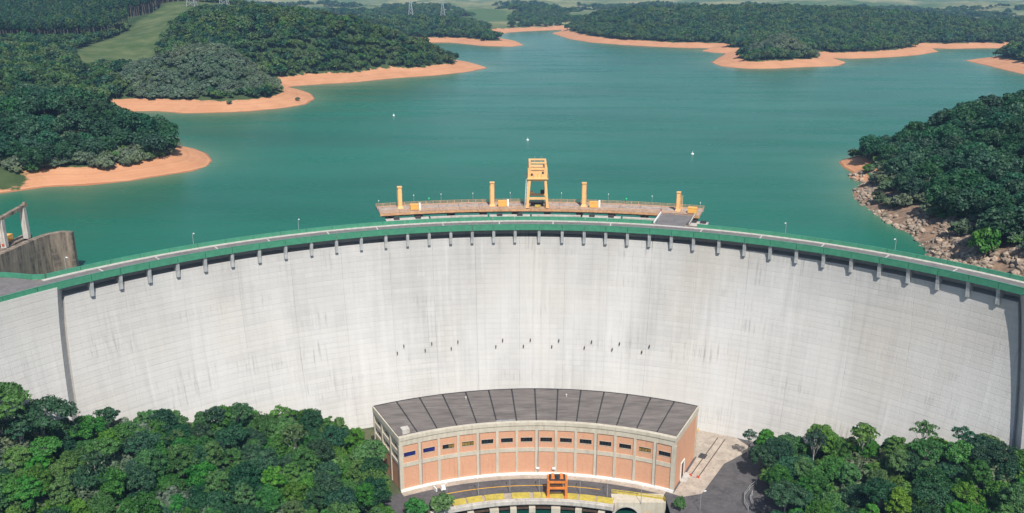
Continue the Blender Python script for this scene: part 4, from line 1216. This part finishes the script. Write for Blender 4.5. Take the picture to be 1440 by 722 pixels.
kind('bush', 3, 2.6, 2.0, 1.8, 12, 1300, 0.5, ['leaf_bright', 'leaf_mid', 'leaf_grey'], 200, 'bark', 0.6, 0.14)
kind('lake', 4, 5.2, 4.8, 6.0, 30, 2600, 0.85, ['leaf_deep', 'leaf_deep', 'leaf_deep', 'leaf_deep'], 220)
kind('far', 4, 4.2, 3.6, 4.6, 12, 520, 1.35, ['leaf_far', 'leaf_far', 'leaf_deep', 'leaf_far'], 240, 'bark', 0.55, 0.3, 3)
kind('scrub', 3, 3.2, 2.4, 2.2, 12, 620, 0.95, ['leaf_grey', 'leaf_grey', 'leaf_grey'], 260, 'bark', 0.5, 0.16, 3)
kind('eucalypt', 3, 2.6, 7.5, 18.0, 13, 520, 1.5, ['leaf_deep', 'leaf_far', 'leaf_deep'], 280, 'bark', 0.7, 0.34, 2)

def plant(key, i, x, y, z, s, rz, name, label, cat, group, sz=1.0):
    c, t = KIND[key][i % len(KIND[key])]
    o = thing(name, (x, y, z), label, cat, group)
    o.rotation_euler = (0, 0, rz); o.scale = (s, s, s * sz)
    for nm, me in (('trunk', t), ('crown', c)):
        ch = bpy.data.objects.new(nm, me); COL.objects.link(ch); ch.parent = o
    return o

rt = random.Random(42)
def in_yard(x, y):
    if -41 - max(0, y - 258) * 0.62 < x < 86 and y > 246: return True
    if x > -64 and y > 288 and x < 100: return True
    if -30 < x < 78 and y <= 246: return True
    return False
FOREST = {'broad': ('round dense tree', 'dense trees below the dam'),
          'spread': ('flat spreading tree', 'spreading trees below the dam'),
          'tall': ('upright tree', 'upright trees below the dam'),
          'sparse': ('thin open tree', 'thin open trees below the dam')}
ntree = 0
gs = 6.9
for side in (-1, 1):
    for ix in range(30):
        for iy in range(22):
            x = (-40 - ix * gs) if side < 0 else (80 + ix * gs)
            y = 186 + iy * gs
            x += rt.uniform(-2.9, 2.9); y += rt.uniform(-2.9, 2.9)
            if abs(x) > 190 or in_yard(x, y): continue
            z = valley_h(x, y)
            rd = math.hypot(x - DCX, y - DCY)
            if rd > face_r(z + 6) - 9.0: continue
            # keep what the frame can see, with a margin
            ax = y * 0.9552 + (90 - z - 8) * 0.2959; v = (90 - z - 8) * 0.9552 - y * 0.2959
            px, py = 720 + 1230 * x / ax, 361 + 1230 * v / ax
            if py > 775 or px < -60 or px > 1500: continue
            if side > 0 and 158 < x and 232 < y < 244: continue
            edge = rd > face_r(z + 6) - 17
            r = rt.random()
            key = 'spread' if r < 0.22 else ('tall' if r < 0.45 else 'broad')
            if edge and rt.random() < 0.35: key = 'sparse'
            s = rt.uniform(0.72, 1.12)
            if key == 'sparse': s *= 1.0
            lab, grp = FOREST[key]
            size = 'small' if s < 0.85 else ('medium' if s < 0.99 else 'large')
            row = 'against the dam face' if rd > face_r(z + 6) - 19 else ('in the middle rows' if py < 690 else 'in the front rows')
            wide = abs(px - 720)
            where = 'towards the powerhouse' if wide < 330 else ('halfway along' if wide < 530 else 'at the outer side')
            sd_ = 'left' if side < 0 else 'right'
            plant(key, rt.randrange(6), x, y, z, s, rt.uniform(0, 6.28), 'forest_tree', '%s %s of the %s wood, %s %s' % (size, lab, sd_, row, where), 'tree', grp + ' on the ' + sd_, rt.uniform(0.85, 1.2))
            ntree += 1
# low growth filling the gaps
def gn_instances(name, pts, keys, label, loc, lowest=False):
    """one object of scattered plants: points carrying scale, turn and kind, instanced by geometry nodes"""
    coll = bpy.data.collections.new(name + '_kinds')
    k = 0
    for key in keys:
        for c, t in KIND[key]:
            # crown and trunk joined in one mesh
            me = bpy.data.meshes.new('%s_%d' % (name, k))
            nv, nf = len(c.vertices), len(c.polygons)
            V = [tuple(v.co) for v in c.vertices] + [tuple(v.co) for v in t.vertices]
            F = [tuple(p.vertices) for p in c.polygons] + [tuple(i + nv for i in p.vertices) for p in t.polygons]
            me.from_pydata(V, [], F)
            at = me.attributes.new('tone', 'FLOAT', 'FACE')
            tv = np.zeros(nf, np.float32); c.attributes['tone'].data.foreach_get('value', tv)
            at.data.foreach_set('value', np.r_[tv, np.full(len(t.polygons), 0.5, np.float32)])
            me.materials.append(c.materials[0]); me.materials.append(t.materials[0])
            me.polygons.foreach_set('material_index', np.r_[np.zeros(nf, np.int32), np.ones(len(t.polygons), np.int32)])
            coll.objects.link(bpy.data.objects.new('%s_kind_%02d' % (name, k), me)); k += 1
    P = np.array(pts, float)
    me = bpy.data.meshes.new(name)
    me.from_pydata((P[:, :3] - np.array(loc)).tolist(), [], [])
    n = len(P)
    a = me.attributes.new('size', 'FLOAT', 'POINT'); a.data.foreach_set('value', P[:, 3].astype(np.float32))
    a = me.attributes.new('turn', 'FLOAT', 'POINT'); a.data.foreach_set('value', RNG.uniform(0, 6.28, n).astype(np.float32))
    a = me.attributes.new('which', 'INT', 'POINT'); a.data.foreach_set('value', RNG.integers(0, k, n).astype(np.int32))
    o = bpy.data.objects.new(name, me); COL.objects.link(o); o.location = loc
    g = bpy.data.node_groups.new(name, 'GeometryNodeTree')
    g.interface.new_socket('Geometry', in_out='INPUT', socket_type='NodeSocketGeometry')
    g.interface.new_socket('Geometry', in_out='OUTPUT', socket_type='NodeSocketGeometry')
    gi, go = g.nodes.new('NodeGroupInput'), g.nodes.new('NodeGroupOutput')
    ip = g.nodes.new('GeometryNodeInstanceOnPoints')
    ci = g.nodes.new('GeometryNodeCollectionInfo')
    ci.inputs['Collection'].default_value = coll
    ci.inputs['Separate Children'].default_value = True
    ci.inputs['Reset Children'].default_value = True
    ip.inputs['Pick Instance'].default_value = True
    def named(nm, t):
        q = g.nodes.new('GeometryNodeInputNamedAttribute'); q.data_type = t; q.inputs[0].default_value = nm
        return q.outputs[0]
    cx = g.nodes.new('ShaderNodeCombineXYZ')
    g.links.new(named('turn', 'FLOAT'), cx.inputs[2])
    g.links.new(gi.outputs[0], ip.inputs['Points'])
    g.links.new(ci.outputs[0], ip.inputs['Instance'])
    g.links.new(named('which', 'INT'), ip.inputs['Instance Index'])
    g.links.new(cx.outputs[0], ip.inputs['Rotation'])
    g.links.new(named('size', 'FLOAT'), ip.inputs['Scale'])
    g.links.new(ip.outputs[0], go.inputs[0])
    md = o.modifiers.new('scatter', 'NODES'); md.node_group = g
    tag(o, label, kind='stuff')
    return o

under = []
for _ in range(2600):
    x = rt.uniform(-190, 190); y = rt.uniform(180, 330)
    if in_yard(x, y) or abs(x) < 48: continue
    z = valley_h(x, y)
    if math.hypot(x - DCX, y - DCY) > face_r(z) - 3.5: continue
    if 156 < x and 230 < y < 246: continue
    if 0 < x < 91: continue
    under.append((x, y, z, rt.uniform(0.6, 2.3)))
gn_instances('undergrowth', under, ['bush'], 'low bushes filling the gaps under the trees below the dam', (0, 230, YARD))
# particular plants
plant('bush', 0, -23.0, 250.3, YARD, 1.5, 0.4, 'round_bush', 'round bright green bush at the left end of the tailrace deck', 'bush', None)
plant('bush', 1, -31.5, 247.6, YARD, 1.5, 1.9, 'round_bush', 'round green bush leftmost by the asphalt road below the powerhouse', 'bush', None)
plant('bush', 0, 55.2, 250.6, YARD, 0.75, 2.2, 'small_bush', 'small ragged green bush beside the yellow hatched parking lines', 'bush', None, 1.6)
plant('sparse', 0, 104, 268, valley_h(104, 268), 1.05, 0.5, 'thin_tree', 'thin pale trunked tree standing clear against the dam face on the right', 'tree', None, 1.25)

for x, y, k, sc, lab in ((-151, 231, 1, 1.75, 'tall flat topped tree with pale limbs at the far left against the dam'), (-141, 236, 0, 1.5, 'tall spreading tree covering the foot of the dark dam joint'), (-160, 226, 2, 1.75, 'tall spreading tree at the left edge before the dam face')):
    plant('spread', k, x, y, valley_h(x, y), sc, k * 1.3, 'tall_tree', lab, 'tree', None)
for x, y, k, sc, lab in ((-46.0, 257.0, 1, 0.95, 'round green tree pressed against the powerhouse left corner'), (-51.0, 268.5, 3, 1.0, 'round green tree beside the middle of the powerhouse left wall'), (-43.5, 249.5, 0, 0.9, 'round green tree overhanging the left end of the powerhouse road'), (-57.5, 281, 2, 0.95, 'round green tree by the back left corner of the powerhouse')):
    plant('broad', k, x, y, valley_h(x, y), sc, k * 1.1, 'corner_tree', lab, 'tree', None)
for x, y, k, lab in ((-120, 222, 0, 'leafless looking pale limbed tree in the left wood'), (-75, 268, 1, 'open pale limbed tree nearest the powerhouse in the left wood'), (118, 262, 1, 'open crowned tree in the right wood nearest the yard')):
    plant('sparse', k, x, y, valley_h(x, y), 1.2, k * 2.1, 'open_tree', lab, 'tree', None, 1.15)

# hut on its clearing
hx, hy = 166.5, 240.0
hz = valley_h(hx, hy)
ht.location = (hx, hy, hz)
MB().box((hx, hy, hz - 0.5), (5, 4, 3.2)).build('wall', 'white_paint', ht)
MB().box((hx, hy, hz + 2.7), (5.8, 4.8, 0.9), 0, (0.9, 0.1)).build('roof', 'galvanised', ht)
MB().box((hx - 1, hy - 2.05, hz), (0.9, 0.1, 2.0)).build('door', 'dark_steel', ht)

# ------------------------------------------------------------------ lake side trees: single trees on the two near shores
def land_pts(x0, x1, y0, y1, step, rnd):
    out = []
    nx, ny = int((x1 - x0) / step), int((y1 - y0) / step)
    for i in range(nx):
        for j in range(ny):
            out.append((x0 + (i + 0.5 + rnd.uniform(-.4, .4)) * step, y0 + (j + 0.5 + rnd.uniform(-.4, .4)) * step))
    return np.array(out)
NEAR = []
P = land_pts(-345, -195, 440, 610, 10.4, rt)
d = shore_dist(P); z = height(P, d)
for (x, y), dd, zz in zip(P, d, z):
    if dd < 19 + 3 * math.sin(x * 0.2): continue
    if y < 458 and x < -250: continue
    if x < -310: continue
    NEAR.append((x, y))
    plant('lake', rt.randrange(4), x, y, zz, rt.uniform(0.95, 1.45), rt.uniform(0, 6.28), 'shore_tree', 'dense dark tree on the near left peninsula, %s %s' % ('above the front bank' if y < 490 else ('along the middle' if y < 550 else 'at the back'), 'near the tip' if x > -230 else ('halfway along' if x > -270 else 'at the inland end')), 'tree', 'trees on the near left peninsula')
P = land_pts(172, 330, 300, 530, 11.0, rt)
d = shore_dist(P); z = height(P, d)
for (x, y), dd, zz in zip(P, d, z):
    ax = y * 0.9552 + (90 - zz - 8) * 0.2959
    if 720 + 1230 * x / ax > 1490: continue
    need = 13 + 3 * float(np.clip((440 - y) / 100, 0, 1))
    if y < 330: need = 18
    if dd < need: continue
    plant('lake', rt.randrange(4), x, y, zz, rt.uniform(0.9, 1.4), rt.uniform(0, 6.28), 'bank_tree', 'dense dark tree on the right bank, %s %s' % ('nearest the dam' if y < 370 else ('halfway along' if y < 440 else 'at the far point'), 'beside the rocks' if dd < 26 else ('on the mid slope' if dd < 60 else 'high on the slope')), 'tree', 'trees on the right bank')
q = np.array([(173.0, 307.0)]); zq = height(q)[0]
plant('bush', 0, 173.0, 307.0, zq, 2.0, 0.3, 'bright_tree', 'small bright green tree standing alone among the rocks on the right bank', 'tree', None, 1.5)
for x, y, lab in ((-240, 748, 'dark low bush alone on the red bank of the left middle shore'), (-258, 762, 'small dark bush on the red bank nearest the scrub mound'), (-192, 790, 'small dark bush near the tip of the left middle bank')):
    zz = height(np.array([(x, y)], float))[0]
    plant('bush', 2, x, y, zz, 0.8, 1.0, 'bank_bush', lab, 'bush', None)

# low growth along the edge of the near shore trees
SP = np.r_[np.c_[RNG.uniform(-340, -190, 5000), RNG.uniform(440, 600, 5000)], np.c_[RNG.uniform(165, 300, 4000), RNG.uniform(290, 530, 4000)]]
sd = shore_dist(SP); sz = height(SP, sd)
sm = np.where(SP[:, 0] < 0, (sd > 17 + 4 * np.sin(SP[:, 0] * 0.15)) & (sd < 60) & ~((SP[:, 1] < 456) & (SP[:, 0] < -250)), (sd > 12 + 7 * np.clip((430 - SP[:, 1]) / 90, 0, 1)) & (sd < 60))
sm |= (SP[:, 0] > 0) & (sd > 5) & (sd < 45) & (wavy(SP, 26, 4, 2) > 0.3)
sm &= np.hypot(SP[:, 0] - 173, SP[:, 1] - 307) > 9
sm &= RNG.uniform(0, 1, len(SP)) < 0.55
gn_instances('shore_scrub', np.c_[SP[sm], sz[sm] - 0.2, RNG.uniform(0.7, 1.4, sm.sum())], ['bush', 'scrub'], 'low bushes along the foot of the trees on the near shores', (0, 480, -4))

# ------------------------------------------------------------------ far woods
def ring_pts(r0, r1, step, a0=-39, a1=39):
    out = []
    r = r0
    while r < r1:
        s = step(r)
        n = max(1, int(r * R_(a1 - a0) / s))
        a = R_(a0) + (np.arange(n) + RNG.uniform(-.4, .4, n)) / n * R_(a1 - a0)
        rr = r + RNG.uniform(-.4, .4, n) * s
        out.append(np.c_[rr * np.sin(a), rr * np.cos(a)])
        r += s
    return np.concatenate(out)
FP = ring_pts(440, 3400, lambda r: 4.9 + r * 0.0021)
fd = shore_dist(FP); fz = height(FP, fd); fg = grass_mask(FP); fb = bank_width(FP)
edge_n = wavy(FP, 60, 7) * 0.25
ok = (fd > fb * (0.98 + edge_n)) & (fg < 0.4)
near_l = (FP[:, 0] < -195) & (FP[:, 0] > -312) & (FP[:, 1] < 612)
near_r = (FP[:, 0] > 100) & (FP[:, 1] < 560)
ok &= ~near_l & ~near_r
scrub_zone = np.exp(-(((FP[:, 0] + 285) / 80) ** 2 + ((FP[:, 1] - 830) / 75) ** 2)) > 0.4
scrub_zone |= np.exp(-(((FP[:, 0] - 375) / 75) ** 2 + ((FP[:, 1] - 1262) / 70) ** 2)) > 0.5
euc_zone = (FP[:, 0] < -470) & (FP[:, 1] > 1130) & (FP[:, 1] < 2100)
gap = (fg > 0.02) & (fg < 0.4)
farfield = smoothstep(FP[:, 1] + 120 * wavy(FP, 500, 8, 3), 2000, 2300)
clump = wavy(FP, 420, 14, 4)
keep_far = (farfield < 0.05) | (clump > 0.02 + 0.05 * farfield)
cut = np.zeros(len(FP), bool)
for (x, y, s) in ((-270, 2050, 40), (900, 2050, 45)):
    cut |= np.exp(-(((FP[:, 0] - x) / s) ** 2 + ((FP[:, 1] - y) / (s * 0.7)) ** 2)) > 0.35
ok &= keep_far & ~cut
def pick(mask, lo, hi):
    n = mask.sum()
    sz_ = lo + (hi - lo) * RNG.uniform(0, 1, n) ** 1.6 + 0.3 * wavy(FP[mask], 55, 9, 2)
    return np.c_[FP[mask], fz[mask] - 0.2, np.maximum(sz_, 0.45) * (1 + 0.00008 * FP[mask][:, 1])]
left = FP[:, 0] < -20 - 0 * FP[:, 1]
far_b = FP[:, 1] > 1480
mids = ok & ~scrub_zone & ~euc_zone
dup_ = pick(ok & scrub_zone & left, 0.9, 1.3); d2 = dup_.copy(); d2[:, :2] += RNG.uniform(-4, 4, (len(d2), 2))
d2[:, 2] = height(d2[:, :2]) - 0.2
gn_instances('scrub_mound', np.r_[dup_, d2], ['scrub'], 'grey green scrub covering the mound above the left middle bank', (-285, 838, 0))
gn_instances('scrub_mound', pick(ok & scrub_zone & ~left, 0.9, 1.4), ['scrub'], 'grey green scrub on the knoll of the right middle headland', (375, 1262, 0))
gn_instances('hill_forest', pick(mids & left & ~far_b, 0.6, 1.3), ['far'], 'dense forest covering the hills on the left shore', (-400, 900, 0))
gn_instances('hill_forest', pick(mids & left & far_b, 0.7, 1.5), ['far'], 'hazy woods beyond the left hills at the far end of the reservoir', (-200, 1800, 0))
gn_instances('hill_forest', pick(mids & ~left, 0.7, 1.5), ['far'], 'dense dark forest on the hills across the reservoir on the right', (500, 1700, 0))
EP = ring_pts(1150, 1900, lambda r: 5.4, -39, -14)
ed = shore_dist(EP); ez = height(EP, ed); eg = grass_mask(EP)
em = (EP[:, 0] < -470) & (eg < 0.02) & (ed > 60) & (wavy(EP, 240, 22, 2) > -0.42)
gn_instances('eucalyptus_plantation', np.c_[EP[em], ez[em], RNG.uniform(0.85, 1.1, em.sum())], ['eucalypt'], 'tall dark plantation of straight trunked trees on the far left ridge', (-600, 1400, 0))

# ------------------------------------------------------------------ rocks on the right bank
def rock_verts(rg):
    import bmesh
    bm = bmesh.new(); bmesh.ops.create_icosphere(bm, subdivisions=1, radius=1)
    sx, sy, sz = rg.uniform(.8, 1.3), rg.uniform(.7, 1.1), rg.uniform(.5, .85)
    for v in bm.verts:
        k = rg.uniform(0.72, 1.15); v.co = (v.co.x * sx * k, v.co.y * sy * k, v.co.z * sz * k)
    me = bpy.data.meshes.new('boulder'); bm.to_mesh(me); bm.free()
    me.materials.append(MATS['rock'])
    return me
ROCK = [rock_verts(rt) for _ in range(7)]
rip = MB()
P = np.c_[RNG.uniform(150, 262, 16000), RNG.uniform(268, 520, 16000)]
d = shore_dist(P); z = height(P, d)
rad = np.hypot(P[:, 0] - DCX, P[:, 1] - DCY)
lim = np.where(P[:, 1] > 440, 10, np.where(P[:, 1] > 335, 10 + 10 * np.clip((440 - P[:, 1]) / 100, 0, 1), 40))
sel = np.where((d > -1.5) & (d < lim) & (rad > 206))[0]
nb = 0
for i in sel:
    x, y = P[i]
    # leave two patches of bare earth
    if ((x - 178) / 7) ** 2 + ((y - 388) / 12) ** 2 < 1 or y > 478: continue
    if math.sin(x * 0.31 + 1.7) * math.sin(y * 0.23) > 0.45: continue
    s = 0.3 + 1.7 * rt.random() ** 2.2
    big = rt.random() < 0.035 and nb < 70
    me = ROCK[rt.randrange(7)]
    if big:
        o = bpy.data.objects.new('boulder', me); COL.objects.link(o)
        k = rt.uniform(1.7, 2.7); o.location = (x, y, z[i] + 0.3); o.scale = (k, k, k); o.rotation_euler = (rt.uniform(-.4, .4), rt.uniform(-.4, .4), rt.uniform(0, 6.28))
        tag(o, 'large angular brown boulder in the riprap of the right bank', 'boulder', 'large boulders on the right bank'); nb += 1
    elif len(rip.f) < 44000:
        a = rt.uniform(0, 6.28); ca, sa = math.cos(a), math.sin(a); b = len(rip.v)
        for v in me.vertices:
            rip.v.append((x + (v.co.x * ca - v.co.y * sa) * s, y + (v.co.x * sa + v.co.y * ca) * s, z[i] + v.co.z * s + 0.1))
        rip.f += [tuple(b + k for k in p.vertices) for p in me.polygons]
tag(rip.build('riprap', 'rock', loc=(180, 340, -6)), 'broken brown riprap stones covering the right bank by the dam', kind='stuff')

# ------------------------------------------------------------------ far things: pylons, houses, buoys
def pylon(x, y, h, label):
    z = height(np.array([(x, y)], float))[0]
    t = thing('transmission_tower', (x, y, z), label, 'pylon', 'transmission towers on the far hills')
    w0, w1 = h * 0.11, h * 0.022
    def wd(k): return w0 + (w1 - w0) * min(1, k / 0.72)
    body = MB(); lv = [0, .14, .27, .39, .5, .6, .7, .8, .9, 1.0]
    for sx, sy in ((-1, -1), (1, -1), (1, 1), (-1, 1)):
        for a, b in zip(lv, lv[1:]):
            body.beam((x + sx * wd(a), y + sy * wd(a), z + a * h), (x + sx * wd(b), y + sy * wd(b), z + b * h), 0.55)
    for a, b in zip(lv, lv[1:]):
        for (s1, t1), (s2, t2) in (((-1, -1), (1, -1)), ((1, -1), (1, 1)), ((1, 1), (-1, 1)), ((-1, 1), (-1, -1))):
            body.beam((x + s1 * wd(a), y + t1 * wd(a), z + a * h), (x + s2 * wd(b), y + t2 * wd(b), z + b * h), 0.32)
            body.beam((x + s2 * wd(a), y + t2 * wd(a), z + a * h), (x + s1 * wd(b), y + t1 * wd(b), z + b * h), 0.32)
    body.build('lattice_mast', 'galvanised', t)
    for k in (0.72, 0.84, 0.96):
        m = MB()
        for s in (-1, 1):
            m.beam((x, y, z + k * h), (x + s * h * 0.16, y, z + k * h), 0.4)
            m.beam((x, y, z + (k + 0.04) * h), (x + s * h * 0.16, y, z + k * h), 0.3)
        m.build('cross_arm', 'galvanised', t)
pylon(-446, 1268, 52, 'lattice pylon on the cleared grassy ridge, left of a pair')
pylon(-425, 1345, 52, 'lattice pylon on the cleared grassy ridge behind the first')
pylon(-222, 1990, 62, 'lattice pylon in the hazy distance left of the reservoir arm')
pylon(-157, 2060, 62, 'lattice pylon in the hazy distance nearest the reservoir arm')

def house(x, y, w, l, a, roof, label):
    z = height(np.array([(x, y)], float))[0]
    t = thing('house', (x, y, z), label, 'house', 'far houses')
    MB().box((x, y, z - 2), (w, l, 6.2), a).build('wall', 'house_wall', t)
    n = (math.sin(a), math.cos(a)); tt = (math.cos(a), -math.sin(a))
    m = MB(); hw, hl = w / 2 + 0.6, l / 2 + 0.6
    def c(u, v, zz): return (x + tt[0] * u + n[0] * v, y + tt[1] * u + n[1] * v, zz)
    m.v = [c(-hw, -hl, z + 4.2), c(hw, -hl, z + 4.2), c(hw, hl, z + 4.2), c(-hw, hl, z + 4.2), c(-hw, 0, z + 4.2 + l * 0.28), c(hw, 0, z + 4.2 + l * 0.28)]
    m.f = [(0, 1, 5, 4), (2, 3, 4, 5), (0, 4, 3), (1, 2, 5), (3, 2, 1, 0)]
    m.build('roof', roof, t)
    for u in (-0.28, 0.05, 0.32):
        MB().box((*c(u * w, -l / 2 - 0.05, 0)[:2], z + 1.0), (1.6, 0.14, 1.5), a).build('window', 'window_dark', t)
for x, y, w, l, a, rf, lab in ((-352, 2330, 24, 11, 0.2, 'house_wall', 'long white farm building leftmost in the far valley'), (-318, 2420, 14, 10, -0.3, 'tile_roof', 'small tiled house right of the long farm building'),
        (-290, 2250, 18, 10, 0.1, 'house_wall', 'white roofed house beside the far tree clump'), (-255, 2260, 12, 9, 0.5, 'tile_roof', 'small red roofed house in the far left valley'),
        (-240, 2320, 22, 12, -0.15, 'house_wall', 'broad white house nearest the far pylons'), (-420, 2650, 30, 14, 0.0, 'house_wall', 'far white shed on the pale field at the upper left'),
        (790, 2620, 16, 10, 0.4, 'tile_roof', 'small house on the far right fields'), (1060, 2480, 18, 11, -0.2, 'house_wall', 'white house at the far right edge of the hills')):
    house(x, y, w, l, a, rf, lab)

def buoy(x, y, label):
    t = thing('buoy', (x, y, WATER_Z), label, 'buoy', 'white buoys on the reservoir')
    MB().tube([(x, y, WATER_Z - 0.4), (x, y, WATER_Z + 0.1), (x, y, WATER_Z + 0.7), (x, y, WATER_Z + 1.0)], [0.5, 0.95, 0.8, 0.25], 10).build('float', 'white_paint', t, True)
    MB().tube([(x, y, WATER_Z + 1.0), (x, y, WATER_Z + 2.0)], [0.12, 0.1], 6).build('mast', 'white_paint', t)
buoy(-96, 712, 'small white buoy left of centre on the open water')
buoy(10.7, 594, 'small white buoy on the water beyond the gantry crane')
buoy(113, 542, 'small white buoy on the water right of the intake platform')

# ------------------------------------------------------------------ haze
def haze():
    m = bpy.data.materials.new('haze'); m.use_nodes = True
    nt = m.node_tree
    for n in list(nt.nodes): nt.nodes.remove(n)
    out = nt.nodes.new('ShaderNodeOutputMaterial')
    pv = nt.nodes.new('ShaderNodeVolumePrincipled')
    pv.inputs['Color'].default_value = (0.36, 0.62, 1.0, 1)
    pv.inputs['Density'].default_value = 0.00008
    pv.inputs['Anisotropy'].default_value = 0.0
    nt.links.new(pv.outputs[0], out.inputs['Volume'])
    MATS['haze'] = m
    b = MB(); b.box((0, 5400, -100), (24000, 12800, 420))
    o = b.build('haze', 'haze', loc=(0, 5400, -100))
    tag(o, 'pale blue air haze over the valley', kind='stuff')
haze()
print('trees', ntree, 'objects', len(bpy.data.objects))
